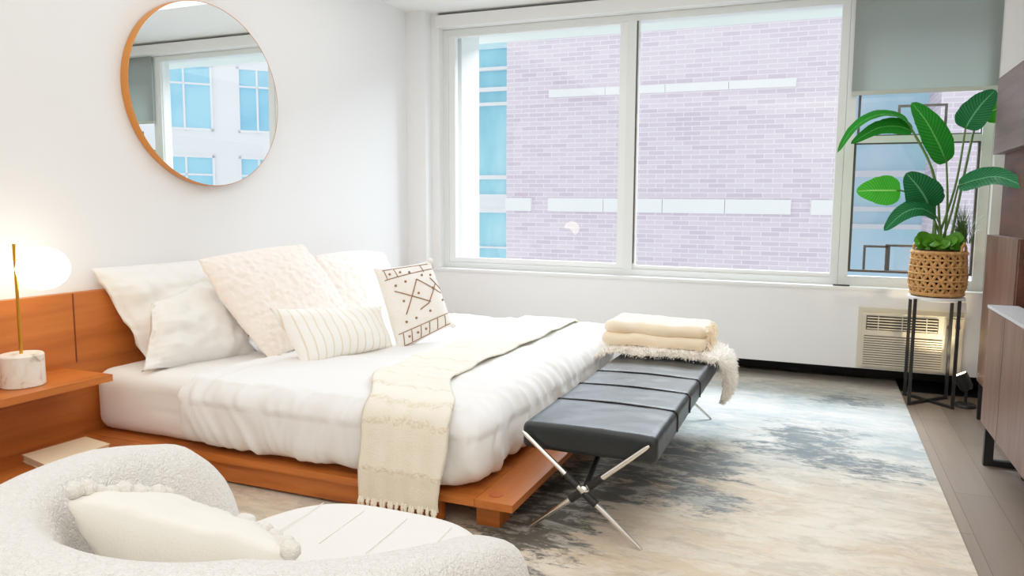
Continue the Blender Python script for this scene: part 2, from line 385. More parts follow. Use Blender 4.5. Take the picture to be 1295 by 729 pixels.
# shade cloth: lets some of the view through
t = NT('roller_shade_cloth'); tr = t.n('ShaderNodeBsdfTransparent'); df = t.n('ShaderNodeBsdfDiffuse'); tl = t.n('ShaderNodeBsdfTranslucent')
df.inputs[0].default_value = lin(176, 184, 180); tl.inputs[0].default_value = lin(176, 184, 180)
m1 = t.n('ShaderNodeMixShader'); m1.inputs[0].default_value = .35; t.l(df.outputs[0], m1.inputs[1]); t.l(tl.outputs[0], m1.inputs[2])
m2 = t.n('ShaderNodeMixShader'); m2.inputs[0].default_value = .14
wv = t.noise(900, 1); t.l(t.math('MULTIPLY', wv, .28), m2.inputs[0])
t.l(m1.outputs[0], m2.inputs[1]); t.l(tr.outputs[0], m2.inputs[2]); t.l(m2.outputs[0], t.out.inputs[0]); m_shade = t.m

# ------------------------------------------------------------------ the room
RW, YB, ZC, YW = 4.75, -7.4, 2.87, .22     # right wall, back wall, ceiling, outer face of window wall
struct('floor', bxo(-.1, RW+.1, YB-.1, .5, -.1, 0), m_floor, smooth=False)
struct('ceiling', bxo(-.1, RW+.1, YB-.1, .3, ZC, ZC+.1), m_ceil, smooth=False)
struct('wall_left', bxo(-.1, 0, YB, .5, 0, ZC), m_wall, smooth=False)
struct('wall_right', bxo(RW, RW+.1, YB, .5, 0, ZC), m_wall, smooth=False)
struct('wall_rear', bxo(-.1, RW+.1, YB-.1, YB, 0, ZC), m_wall, smooth=False)
SZ = .706
bm = B()
box(bm, 0, RW, 0, .22, .144, SZ-.004)                 # apron under the sill
box(bm, 0, .25, .02, .22, SZ-.004, ZC)               # pier left of the window
box(bm, 4.40, RW, .02, .22, SZ-.004, ZC)             # pier right of the window
box(bm, .25, 4.40, .12, .22, 2.747, ZC)
struct('wall_back', bm, m_wall, smooth=False)
struct('trim_1', bxo(0, .18, -.086, .02, SZ-.004, ZC), m_wall, smooth=False, bevel=.004)       # corner chase
struct('trim_2', bxo(.2, 4.45, -.012, .13, SZ-.004, SZ+.018), m_white, smooth=False, bevel=.003)  # sill ledge
struct('trim_3', bxo(.235, 4.6, -.004, .12, 2.748, 2.846), m_white, smooth=False, bevel=.003)      # head box
struct('baseboard_back', bxo(0, RW, .40, .42, 0, .30), m_black, smooth=False)
struct('trim_4', bxo(0, RW, .06, .4, .13, .144), m_black, smooth=False)
struct('floor_shade_strip', bxo(3.925, RW, .02, .4, 0, .004), m_black, smooth=False)  # black strip paints the shade under the enclosure onto the floor

# window 1: wide two-light window
def frame_bm(x0, x1, z0, z1, y0, y1, w, wb=None):
    wb = wb or w; bm = B()
    box(bm, x0, x0+w, y0, y1, z0, z1); box(bm, x1-w, x1, y0, y1, z0, z1)
    box(bm, x0+w, x1-w, y0, y1, z0, z0+wb); box(bm, x0+w, x1-w, y0, y1, z1-w, z1); return bm
w1 = struct('window_1', frame_bm(.25, 3.478, .724, 2.746, .09, .2, .05), m_frame, smooth=False, bevel=.004, origin=(1.9, .12, .724))
struct('mullion', bxo(1.876, 1.948, .085, .16, .774, 2.745), m_frame, w1, smooth=False, bevel=.003)
struct('sash_frame', frame_bm(.30, 1.876, .775, 2.745, .10, .15, .06, .04), m_white, w1, smooth=False, bevel=.004)
struct('sash_frame', frame_bm(1.948, 3.44, .775, 2.745, .11, .15, .018, .03), m_white, w1, smooth=False, bevel=.003)
struct('pane', bxo(.37, 1.87, .128, .132, .82, 2.735), m_glass, w1, smooth=False)
struct('pane', bxo(1.95, 3.43, .128, .132, .80, 2.735), m_glass, w1, smooth=False)
struct('sash_gasket', bxo(1.949, 1.957, .10, .125, .82, 2.735), m_darkframe, w1, smooth=False)
# window 2: narrow window with dark sashes, half behind the shade
w2 = struct('window_2', frame_bm(3.480, 4.398, .724, 2.746, .09, .2, .064), m_frame, smooth=False, bevel=.004, origin=(3.9, .12, .724))
struct('lower_sash', frame_bm(3.545, 4.335, .822, 1.742, .115, .15, .016), m_darkframe, w2, smooth=False)
struct('upper_sash', frame_bm(3.56, 4.345, 1.775, 2.70, .115, .15, .016), m_darkframe, w2, smooth=False)
struct('transom', bxo(3.54, 4.35, .10, .155, 1.735, 1.782), m_frame, w2, smooth=False, bevel=.003)
struct('pane', bxo(3.56, 4.32, .130, .134, .835, 1.73), m_glass, w2, smooth=False)
struct('pane', bxo(3.575, 4.33, .130, .134, 1.79, 2.69), m_glass, w2, smooth=False)
for u0, v0, u1, v1 in ((1136, 133, 1196, 176), (1092, 310, 1124, 345), (1120, 309, 1162, 346)):
    a, b = aty(u0, v0, .165), aty(u1, v1, .165)
    struct('thin_dark_frame', frame_bm(a.x, b.x, b.z, a.z, .158, .172, .017), m_darkframe, w2, smooth=False)  # thin dark outline just outside the right pane
# roller shade
sh = thing('roller_shade', 'grey translucent roller shade half lowered over the right window', 'window shade', (3.97, .06, 2.06))
obj('shade_cloth', bxo(3.508, 4.432, .058, .061, 2.085, 2.748), m_shade, sh, smooth=False)
obj('hem_bar', bxo(3.508, 4.432, .052, .068, 2.060, 2.087), plain('shade_hem', lin(186, 190, 182), .6), sh, smooth=False, bevel=.003)
tag(obj('sill_plate', bxo(3.45, 3.56, .015, .06, SZ+.018, SZ+.026), m_metalblack, bevel=.002), 'small flat black object lying on the white window ledge', 'small object')

# air conditioner in the wall
ac = thing('air_conditioner', 'cream air conditioner with louvred front set in the wall under the window', 'air conditioner', (3.95, -.02, .155))
ax0, ax1, az0, az1 = 3.628, 4.288, .158, .585
obj('housing', bxo(ax0, ax1, -.035, .1, az0, az1), m_ac, ac, smooth=False, bevel=.008)
obj('front_panel', bxo(ax0+.025, ax1-.012, -.055, -.036, az0+.012, az1-.03), m_ac, ac, smooth=False, bevel=.006)
gx1 = ax0+.50
bm = bxo(ax0+.05, gx1, -.0575, -.056, az1-.15, az1-.05)
obj('outlet_recess', bm, m_acdark, ac, smooth=False)
bm = B()
for k in range(5): box(bm, ax0+.055, gx1-.005, -.066, -.0576, az1-.143+k*.019, az1-.143+k*.019+.007)
for k in range(3): box(bm, ax0+.05+.15*(k+.5), ax0+.055+.15*(k+.5), -.068, -.0576, az1-.148, az1-.052)
obj('outlet_louvres', bm, m_ac, ac, smooth=False)
obj('intake_recess', bxo(ax0+.04, ax1-.13, -.0575, -.056, az0+.02, az1-.19), m_acslot, ac, smooth=False)
bm = B()
for k in range(13): box(bm, ax0+.04, ax1-.13, -.064, -.0576, az0+.022+k*.0165, az0+.022+k*.0165+.0095)
obj('intake_slats', bm, m_ac, ac, smooth=False)
obj('control_panel', bxo(ax1-.125, ax1-.02, -.060, -.0545, az1-.16, az1-.045), plain('control_panel_grey', lin(190, 184, 168), .5), ac, smooth=False, bevel=.003)
for k in range(2):
    bm = B(); lathe(bm, [(.016, 0), (.016, .012), (.012, .016), (0, .016)], (0, 0, 0), 20)
    bmesh.ops.rotate(bm, verts=bm.verts, matrix=Matrix.Rotation(PI/2, 3, 'X')); bmesh.ops.translate(bm, verts=bm.verts, vec=(ax1-.095+.05*k, -.06, az1-.10))
    obj('knob', bm, m_acslot, ac)

# ------------------------------------------------------------------ outside
def outside(name, bm, mat, label, cat, group=None): return tag(obj(name, bm, mat, smooth=False), label, cat, group)
st = struct('trim_6', bxo(.2, 5.0, .22, .86, 2.80, 2.95), m_soffit, smooth=False)               # overhang above the window
struct('trim_7', bxo(.08, .36, .22, .55, .4, 2.80), m_white, smooth=False)                       # outer pier at its left
bb = thing('brick_building', 'large lavender brick building wall with pale stone bands outside the big window', 'building', (.5, 8, -1))
obj('brick_wall', bxo(-2.8, 3.72, 8, 9.5, -1.5, 9), m_brick, bb, smooth=False)
for x0, x1, z0, z1 in ((-1.86, 2.82, 3.42, 3.56), (-1.86, 2.82, 1.17, 1.43), (-2.8, -2.22, 1.17, 1.43), (3.15, 3.72, 1.17, 1.43)):
    bm = B(); n = max(1, round((x1-x0)/1.1)); w = (x1-x0)/n
    for k in range(n): box(bm, x0+k*w+.006, x0+(k+1)*w-.006, 7.93, 8.02, z0, z1)
    obj('stone_band', bm, m_stone, bb, smooth=False)
b2 = thing('brick_annex', 'narrow lavender brick wall seen through the right window behind the plant', 'building', (5.3, 8, -1))
obj('brick_wall', bxo(5.12, 6.4, 8, 9.5, -1.5, 9), m_brick, b2, smooth=False)
tb = thing('glass_tower', 'teal glass tower with white floor bands behind the brick wall, left', 'building', (-5, 11, -2))
obj('curtain_wall', bxo(-9, 1, 11, 12, -2, 12), m_teal, tb, smooth=False)
def zat(v, u, y): return aty(u, v, y).z
for v0, v1 in ((85.5, 89.5), (111, 116), (130, 134), (222, 227), (246, 251), (264, 269), (312, 314)):
    z1, z0 = zat(v0, 620, 10.95), zat(v1, 620, 10.95)
    obj('floor_band', bxo(-9, -1, 10.9, 11, z0, z1), m_stone, tb, smooth=False)
obj('spandrel', bxo(-9, -1, 10.93, 11, zat(266, 620, 10.95), zat(248, 620, 10.95)), m_stone, tb, smooth=False)
obj('upper_glass_reflection', bxo(-9, -1, 10.95, 11, zat(62, 620, 10.95), zat(30, 620, 10.95)), m_tealp, tb, smooth=False)  # pale strip paints a reflection into the tower's upper glass
t2 = thing('glass_tower', 'pale teal glass tower with white bands behind the plant in the right window', 'building', (5, 11, -2))
obj('curtain_wall', bxo(3.3, 7.5, 11, 12, -2, 12), m_tealp, t2, smooth=False)
for v0, v1 in ((64, 68), (92, 96), (216, 224), (262, 268), (284, 290)):
    z1, z0 = zat(v0, 1130, 10.95), zat(v1, 1130, 10.95)
    obj('floor_band', bxo(3.3, 7.5, 10.9, 11, z0, z1), m_stone, t2, smooth=False)
# white facade that the mirror shows
wf = thing('white_office_block', 'white office block with blue windows, seen reflected in the round mirror', 'building', (11, 7, -4))
dirv = V((.75, -.66, 0)).normalized(); nrm = V((-.66, -.75, 0)).normalized(); fc = V((9.5, 7.2, 0))
def fbox(bm, s0, s1, d0, d1, z0, z1):
    vs = [bm.verts.new(fc + dirv*s + nrm*d + V((0, 0, z))) for s in (s0, s1) for d in (d0, d1) for z in (z0, z1)]
    for q in ((0,1,3,2), (4,6,7,5), (0,4,5,1), (2,3,7,6), (0,2,6,4), (1,5,7,3)): bm.faces.new([vs[i] for i in q])
    return bm
obj('facade', fbox(B(), -4, 7, -1, 0, -3, 10), m_facade, wf, smooth=False)
for i in range(7):
    for j in range(4):
        s = -3.6+1.5*i; z = -1.2+2.0*j
        fo = obj('window_frame', fbox(fbox(fbox(fbox(fbox(fbox(B(), s, s+.05, 0, .05, z, z+1.45), s+.95, s+1., 0, .05, z, z+1.45), s, s+1, 0, .05, z, z+.05), s, s+1, 0, .05, z+1.4, z+1.45), s+.56, s+.6, 0, .04, z, z+1.4), s, s+1, 0, .04, z+1.0, z+1.04), m_facade, wf, smooth=False)
        obj('pane', fbox(B(), s+.05, s+.95, 0, .015, z+.05, z+1.4), m_blueglass, fo, smooth=False)

# ------------------------------------------------------------------ rug
tag(obj('area_rug', bxo(RX0, RX1, RY0, RY1, .001, .012), m_rug, smooth=False), 'large distressed abstract rug in cream, blue grey and charcoal on the floor', 'rug')

# ------------------------------------------------------------------ bed
HX = .05; BPX = 2.32; BPY = -3.036; PZ = .15
bed = thing('platform_bed', 'low cherry wood platform bed with long headboard and floating side shelf', 'bed', (1.2, -2.0, .012))
obj('deck', bxo(HX, BPX-.16, BPY, -.80, .12, PZ), m_cherry, bed, smooth=False, bevel=.004)
obj('deck_end_board', bxo(BPX-.158, BPX, BPY, -.80, .12, PZ), m_cherry_y, bed, smooth=False, bevel=.004)
bm = B(); lathe(bm, [(.028, 0), (.028, .0025), (.022, .0035), (.012, .0015), (0, .0015)], (BPX-.10, BPY+.07, PZ), 24)
obj('dowel_cap', bm, wood('cherry_dowel', lin(120, 52, 18), lin(176, 92, 44), lin(200, 112, 60), 'x'), bed)
obj('side_rail', bxo(HX, BPX-.32, BPY+.03, BPY+.06, .025, .12), m_cherry, bed, smooth=False, bevel=.003)
obj('end_rail', bxo(BPX-.30, BPX-.27, BPY+.3, -1.0, .03, .12), m_cherry_y, bed, smooth=False)
for (lx, ly) in ((BPX-.19, BPY+.08), (BPX-.19, -.98)):
    obj('leg', bxo(lx, lx+.1, ly, ly+.1, .012, .12), m_cherry, bed, smooth=False, bevel=.003)
obj('headboard', bxo(0.002, HX, -4.15, -.84, .0, .832), m_cherry_y, bed, smooth=False, bevel=.004)
obj('back_panel', bxo(HX, HX+.012, -4.15, -3.045, .15, .47), m_cherry_y, bed, smooth=False, bevel=.002)
obj('headboard_seam', bxo(HX-.002, HX+.0015, -3.052, -3.046, .5, .83), wood('cherry_seam', lin(90, 38, 12), lin(120, 56, 22), lin(130, 62, 26), 'z'), bed, smooth=False)
obj('side_shelf', bxo(HX, .36, -4.15, -3.105, .452, .483), m_cherry_y, bed, smooth=False, bevel=.003)
obj('side_deck', bxo(HX, .62, -4.15, -3.04, .12, PZ), m_cherry_y, bed, smooth=False, bevel=.003)
obj('side_plinth', bxo(HX, .56, -4.1, -3.06, .0, .12), m_cherry_y, bed, smooth=False)

# mattress with fitted sheet
def dm(p, n):
    side = 1-abs(n.z); w = .010*nz((p.x*1.5, p.y*5, p.z*30), 1, 3)*side*sm(.3, .62, p.x)
    return n*(w + .004*nz(p, 5, 1))
tag(obj('mattress', soft_box(HX+.005, 2.04, -2.985, -.99, PZ, .455, .07, .025, dm), m_sheet, smooth='all'), 'thick mattress in a white fitted sheet, bare at the head of the bed', 'mattress')
# duvet
def ridge(p, o=0): return 1-2*abs(nz(p, 1, o))
def dd(p, n):
    side = sm(.2, .9, abs(n.y)) if abs(n.y) > abs(n.x) else 0
    foot = sm(.2, .9, n.x)
    top = sm(.3, 1, n.z)
    d = V((0, 0, 0))
    zz = max(0, min(1, (.47-p.z)/.3)); bulge = math.sin(zz*PI)
    wx = p.x + .10*nz((p.x*2, 0, p.z*5), 1, 8) + .10*p.z
    fold = ridge((wx*7, 0, p.z*1.8), 2) + .55*ridge((wx*17, 3, p.z*2.6), 6)
    d += n*(side*(.020*fold*(.35+.65*zz) + .015*bulge - .008))
    wy = p.y + .12*nz((0, p.y*2, p.z*5), 1, 18) + .15*p.z
    ff = ridge((0, wy*6, p.z*2), 4) + .6*ridge((0, wy*15, p.z*3), 5)
    d += n*foot*(.018*ff + .03*bulge)
    tp = (p.x*1.6+.3*nz((p.x, p.y, 0), 2, 7), p.y*1.6, 0)
    d += n*top*(.012*nz(tp, 1, 5) + .010*(ridge((p.x*2.2+p.y*1.2, p.y*3.0-p.x, 0), 9)-.3) + .008*ridge((p.x*3, p.y*9, 0), 19)*sm(1.6, 2.1, p.x))
    if .05 < n.z < .95: d += n*.012*ridge((wx*13, wy*13, p.z*2), 11)
    if n.z < -.1: d += V((0, 0, .018*nz((p.x*7, p.y*7, 0), 1, 13)))
    # folded-back hem near the pillows
    d += n*top*.006*math.exp(-((p.x-.86-.02*math.sin(p.y*5))/.02)**2)
    return d
tag(obj('duvet', soft_box(.64, 2.14, -3.035, -.80, PZ+.012, .475, .10, .0125, dd), m_duvet, smooth='all'), 'white duvet with gathered sides spread over the bed', 'duvet')

# woven throw over the bed, from the far side across and down the near side
prof = []
yN, yF, zT = -3.075, -.78, .492
prof += [V((0, yF+.03, .25)), V((0, yF+.025, .38)), V((0, yF-.03, .455))]
for k in range(1, 30): prof.append(V((0, lerp(yF-.05, yN+.16, k/30), zT+.004*math.sin(k))))
for k in range(7):
    a = k/6*PI/2; prof.append(V((0, yN+.12-.12*math.sin(a), zT-.11+.11*math.cos(a))))
for k in range(1, 18): prof.append(V((0, yN-.012*math.sin(k/17*PI), lerp(zT-.11, .098, k/17))))
L = [0]
for a, b in zip(prof, prof[1:]): L.append(L[-1]+(b-a).length)
# resample
def at_len(s):
    for i in range(len(L)-1):
        if s <= L[i+1]+1e-9: return prof[i].lerp(prof[i+1], (s-L[i])/(L[i+1]-L[i]))
    return prof[-1]
bm = B(); ns, nw = 150, 30; top = []; bot = []
for i in range(ns+1):
    s = L[-1]*i/ns; p = at_len(s); p0 = at_len(max(0, s-.02)); p1 = at_len(min(L[-1], s+.02)); tg = (p1-p0).normalized(); nr = V((0, tg.z, -tg.y))
    if nr.z < -.2: nr = -nr
    if nr.y > .5 and p.y < -2: nr = -nr
    hang = sm(-2.55, -3.07, p.y)*1.0
    xl = 1.44 + .03*nz((s*2, 1, 0), 1, 2) + .24*hang - .015*sm(.4, .1, p.z)*(p.y < -2.9); xr = 1.83 + .02*nz((s*2, 5, 0), 1, 2) + .24*hang - .05*sm(.4, .1, p.z)*(p.y < -2.9)
    r1, r2 = [], []
    for j in range(nw+1):
        x = lerp(xl, xr, j/nw)
        w = .010*nz((x*7, s*4, 0), 1, 21) + .006*nz((x*22, s*3, 0), 1, 22) + .004*nz((x*3, s*18, 0), 1, 23) + .006
        if i > ns*.78: w += .008*nz((x*16, 0, 0), 1, 26)
        w += .004*max(0, math.sin(s*26))**6
        e = .007 if 0 < j < nw else 0
        c = V((x, p.y, p.z)) + nr*w
        r1.append(bm.verts.new(c+nr*e)); r2.append(bm.verts.new(c-nr*e))
    top.append(r1); bot.append(r2)
for i in range(ns):
    for j in range(nw):
        bm.faces.new((top[i][j], top[i][j+1], top[i+1][j+1], top[i+1][j])); bm.faces.new((bot[i][j], bot[i+1][j], bot[i+1][j+1], bot[i][j+1]))
hem = [v.co.copy() for v in top[-1]]
bmesh.ops.remove_doubles(bm, verts=bm.verts, dist=1e-5)
th = thing('throw_blanket', 'cream woven throw with tasselled end laid across the foot of the bed', 'blanket', (1.65, -1.9, .49))
obj('cloth', bm, m_throw, th, smooth='all')
for k in range(19):
    p = hem[0].lerp(hem[-1], (k+.5)/19); p = hem[min(nw, int((k+.5)/19*nw+.5))]
    bm = B(); tube(bm, [p+V((0, 0, .012)), p+V((0, -.003, -.004)), p+V((.002*(k % 3-1), -.004, -.014)), p+V((.005*math.sin(k*2.1), -.003, -.04)), p+V((.008*math.sin(k*1.7), .0, -.077-.006*math.sin(k)))], [.004, .0085, .0065, .0085, .0065], 7)
    obj('tassel', bm, m_throw, th)

# ------------------------------------------------------------------ pillows
def pset(p0, n, pix): return [atp(u, v, p0, n) for u, v in pix]
def put_pillow(name, label, c, thick, mat, group=None, **k):
    bm, n = pillow(c, thick, **k); return tag(obj(name, bm, mat, smooth='all'), label, 'pillow', group), n
put_pillow('bed_pillow', 'white bed pillow standing against the headboard, behind another white pillow', pset((.17, -2.7, .65), (.92, -.1, .3), [(118, 338), (272, 326), (318, 440), (186, 452)]), .20, m_pcase, 'white bed pillows', seed=3, n=44, wr=.026, ws=6, flange=.05, crease=.026, pinch=.03)
put_pillow('bed_pillow', 'white crumpled pillow leaning in front of the other white bed pillow', pset((.36, -2.75, .6), (.9, -.16, .42), [(192, 384), (262, 348), (334, 452), (180, 470)]), .24, m_pcase, 'white bed pillows', seed=9, n=44, wr=.03, ws=7, flange=.06, crease=.038, pinch=.05)
put_pillow('bed_pillow', 'white bed pillow at the far side of the bed, behind the sherpa cushions', [V((.11, -2.0, .84)), V((.11, -1.25, .84)), V((.30, -1.25, .46)), V((.30, -2.0, .46))], .20, m_pcase, 'white bed pillows', seed=14, wr=.02, flange=.06, pinch=.03)
put_pillow('sherpa_cushion', 'pale fluffy square cushion behind, nearer the window', pset((.36, -1.5, .7), (.9, 0, .4), [(396, 320), (488, 316), (512, 420), (416, 436)]), .22, m_fluff, 'sherpa cushions', seed=5, n=80, wr=.009, ws=38, pinch=.0, rnd=.26)
put_pillow('sherpa_cushion', 'large fluffy blush square cushion standing tilted in front of the white pillows', pset((.58, -2.3, .7), (.9, -.1, .42), [(243, 326), (384, 306), (446, 402), (341, 462)]), .23, m_fluff, 'sherpa cushions', seed=6, n=90, wr=.009, ws=38, pinch=.02, rnd=.2)
# striped lumbar
t = NT('striped_cloth'); uvs = t.n('ShaderNodeUVMap').outputs[0]; s = t.n('ShaderNodeSeparateXYZ'); t.l(uvs, s.inputs[0])
wv = t.math('SINE', t.math('MULTIPLY', s.outputs[0], 2*PI*13)); k = t.ramp(wv, [(.80, (0, 0, 0, 1)), (.95, (1, 1, 1, 1))])
t.base(t.mix(k, lin(250, 246, 238), lin(232, 218, 198))); t.set(Roughness=.9); t.bump(t.math('ADD', k, t.noise(200, 2)), .3, .004); m_stripe = t.m
def uv_pillow(o, n=30):
    """planar uv from the cushion's own corners"""
    return o
def pillow_uv(name, label, c, thick, mat, **k):
    c = [V(p) for p in c]; bm, n = pillow(c, thick, **k)
    uvl = bm.loops.layers.uv.new('UVMap'); ex = (c[1]-c[0]+c[2]-c[3])/2; ey = (c[3]-c[0]+c[2]-c[1])/2; o0 = (c[0]+c[1]+c[2]+c[3])/4
    g11, g12, g22 = ex.dot(ex), ex.dot(ey), ey.dot(ey); det = g11*g22-g12*g12
    for f in bm.faces:
        for lp in f.loops:
            d = lp.vert.co-o0; a, b = d.dot(ex), d.dot(ey)
            lp[uvl].uv = (.5+(a*g22-b*g12)/det, .5-(b*g11-a*g12)/det)
    return tag(obj(name, bm, mat, smooth='all'), label, 'pillow'), n
pillow_uv('lumbar_pillow', 'long cream lumbar pillow with beige stripes lying low in front of the blush cushion', pset((.98, -2.3, .55), (.85, -.35, .5), [(340, 390), (482, 388), (497, 440), (381, 466)]), .2, m_stripe, seed=2, crease=.006, wr=.014, pinch=.06)
cE = pset((1.17, -1.95, .6), (.8, -.55, .3), [(472, 340), (544, 330), (573, 412), (504, 448)])
m_boho = fabric('nubby_white_weave', lin(250, 245, 238), lin(242, 234, 224), 140, .6, .95, 60, .2)
m_yarn = plain('brown_yarn', lin(150, 118, 94), .9)
bp = thing('boho_pillow', 'white square pillow with brown stitched diamonds and dots, nearest the window', 'pillow', (1.17, -1.9, .47))
bmE, nE = pillow(cE, .18, seed=4, wr=.006, pinch=.05)
if nE.dot(CP-cE[0]) < 0: nE = -nE
bmesh.ops.recalc_face_normals(bmE, faces=bmE.faces)
from mathutils.bvhtree import BVHTree
bv = BVHTree.FromBMesh(bmE)
def onE(a, b):
    p = cE[0].lerp(cE[1], a).lerp(cE[3].lerp(cE[2], a), b)
    h = bv.ray_cast(p+nE*.4, -nE); return (h[0] if h[0] else p)+nE*.002
obj('cover', bmE, m_boho, bp, smooth='all')
def stitch(a, b, r=.0035, n=16):
    bm = B(); tube(bm, [onE(lerp(a[0], b[0], i/n), lerp(a[1], b[1], i/n)) for i in range(n+1)], r, 6); return bm
lines = [((.08, .17), (.95, .13)), ((.06, .80), (.95, .80)), ((.08, .95), (.93, .95)), ((.1, .05), (.9, .05)), ((.15, .55), (.95, .55))]
for a, b in lines[:4]: obj('stitched_band', stitch(a, b, .0028, 30), m_yarn, bp)
for a, b in (((.22, .62), (.55, .24)), ((.16, .32), (.66, .57)), ((.55, .24), (.92, .50)), ((.62, .58), (.86, .36)), ((.80, .26), (.95, .44)), ((.45, .62), (.62, .58))): obj('diamond_stitch', stitch(a, b), m_yarn, bp)
for x in (.12, .25, .40, .55, .70, .85): obj('ladder_stitch', stitch((x, .81), (x-.01, .94), .0028, 6), m_yarn, bp)
for x in (.12, .28, .75): obj('ladder_stitch', stitch((x, .06), (x, .16), .0026, 6), m_yarn, bp)
for a, b in ((.24, .46), (.50, .42), (.78, .40), (.2, .26), (.36, .24), (.68, .2), (.84, .22), (.2, .7), (.35, .7), (.6, .68), (.18, .11), (.35, .11), (.2, .87), (.34, .87), (.48, .87), (.9, .6), (.5, .13)):
    bm = B(); ball(bm, onE(a, b), .0075, 2); obj('yarn_dot', bm, m_yarn, bp)
for q in (cE[1], cE[2]):
    bm = B(); ball(bm, q, .018, 2, (1, 1, 1)); obj('corner_tuft', bm, m_boho, bp)

# ------------------------------------------------------------------ bedside lamp
lx, ly, lz = .205, -3.388, .483
lamp = thing('table_lamp', 'brass rod table lamp with glowing opal globe and white marble base', 'lamp', (lx, ly, lz))
bm = B(); lathe(bm, [(0, 0), (.074, 0), (.079, .004), (.079, .132), (.074, .138), (0, .138)], (lx, ly, lz), 48); obj('base', bm, m_marble, lamp)
bm = B(); tube(bm, [(lx, ly, lz+.13), (lx, ly, 1.085)], .0065, 16); obj('rod', bm, m_brass, lamp)
gc = V((lx+.01, ly+.099, .976))
bm = B(); tube(bm, [(lx, ly, .978), (lx+.004, ly+.03, .978)], .008, 12); obj('globe_bracket', bm, m_brass, lamp)
bm = B(); ball(bm, gc, .100, 5, (1, 1.04, .93)); obj('globe_shade', bm, m_globe, lamp, smooth='all')
bm = B(); tube(bm, [(lx-.02, ly-.07, lz+.03), (lx-.02, ly-.10, lz+.05), (lx-.03, ly-.125, lz+.045), (lx-.03, ly-.13, lz+.02), (lx-.03, ly-.11, lz+.006), (lx-.06, ly-.09, lz+.004)], .0035, 8); obj('power_cord', bm, m_cord, lamp)
# book on the side deck
bk = thing('book', 'cream covered book lying on the low wooden deck beside the bed', 'book', (.31, -3.3, PZ))
cs = [atp(*p, (0, 0, PZ+.03), (0, 0, 1)) for p in ((28, 576), (108, 553), (139, 562), (60, 590))]
def prism(bm, pts, z0, z1):
    a = [bm.verts.new((p.x, p.y, z0)) for p in pts]; b = [bm.verts.new((p.x, p.y, z1)) for p in pts]; n = len(pts)
    bm.faces.new(a[::-1]); bm.faces.new(b)
    for i in range(n): bm.faces.new((a[i], a[(i+1) % n], b[(i+1) % n], b[i]))
    return bm
cc = sum(cs, V())/4; ins = [c.lerp(cc, .03) for c in cs]
obj('pages', prism(B(), ins, PZ+.004, PZ+.028), m_page, bk, smooth=False)
obj('cover', prism(prism(B(), cs, PZ+.028, PZ+.032), cs, PZ, PZ+.004), m_paper, bk, smooth=False)

# ------------------------------------------------------------------ round mirror
mr = thing('round_mirror', 'large round mirror in a thin golden wood frame on the white wall', 'mirror', (.013, -2.20, 1.37))
mc = (.013, -2.20, 1.870)
bm = B(); lathe(bm, [(.49, .0), (.509, .0), (.509, .048), (.507, .050), (.5055, .050), (.5055, .028), (.49, .028)], mc, 128, 'x', loop=True); obj('frame', bm, m_gold, mr)
bm = B(); lathe(bm, [(0, .030), (.505, .030), (.505, .0485), (0, .0485)], mc, 128, 'x'); obj('mirror_glass', bm, m_mirror, mr, smooth=False)
mr.rotation_euler = (0, math.radians(.2), math.radians(-1.35))

# ------------------------------------------------------------------ leather bench
bx0, bx1, by0, by1 = 2.30, 2.835, -2.905, -1.20
bench = thing('leather_bench', 'dark leather bench on crossed chrome legs at the foot of the bed', 'bench', (2.565, -2.05, .012))
def db(p, n):
    d = V((0, 0, 0))
    if n.z > .2:
        for ys in (-2.53, -2.24, -1.96): d.z -= .003*math.exp(-((p.y-ys-.10*(p.x-2.56)*0)/.014)**2)
        d.z += .006*math.sin((p.x-bx0)/(bx1-bx0)*PI)
    return d + n*.0015*nz(p, 14, 3)
obj('seat_pad', soft_box(bx0, bx1, by0, by1, .328, .432, .024, .012, db), m_leather, bench, smooth='all')
for ys in (-2.53, -2.24, -1.96):
    bm = B(); tube(bm, [(bx0-.001, ys, .345), (bx0-.001, ys, .415), (bx0+.012, ys, .431), (bx0+.15, ys, .437), (bx0+.27, ys, .4395), (bx1-.15, ys, .437), (bx1-.012, ys, .431), (bx1+.001, ys, .415), (bx1+.001, ys, .345)], .004, 8)
    obj('strap', bm, m_strap, bench)
obj('under_frame', box(box(B(), bx0+.06, bx0+.09, by0+.05, by1-.05, .318, .34), bx1-.09, bx1-.06, by0+.05, by1-.05, .318, .34), m_strap, bench, smooth=False)
for (yy, sg) in ((-2.922, 1), (-1.196, -1)):
    for (xt, xb, o) in ((2.312, 2.792, -.006), (2.808, 2.332, .008)):
        a = V((xt, yy+o, .405)); b = V((xb, yy+o, .012))
        bm = B(); tube(bm, [a, a.lerp(b, .03), a.lerp(b, .45), a.lerp(b, .55), a.lerp(b, .97), b], [.004, .0085, .0118, .0118, .007, .004], 14)
        lg = obj('leg', bm, m_chrome, bench)
        for f0, f1 in ((.37, .475), (.525, .63)):
            bm = B(); tube(bm, [a.lerp(b, f0), a.lerp(b, f1)], .0155, 16); obj('leather_sleeve', bm, m_strap, lg)
    bm = B(); ball(bm, (2.563, yy-.004*sg, .205), .02, 3, (1, .8, 1)); obj('hub', bm, m_chrome, bench)
    bm = B(); tube(bm, [(2.563, yy+.01*sg, .205), (2.563, yy+.30*sg, .33)], .011, 12); obj('brace', bm, m_strap, bench)

# fur throw on the far end of the bench, folded blanket on top
def ffur(p):
    return .010*nz(p, 20, 4)+.008*nz(p, 45, 6)
bm = B(); path = []
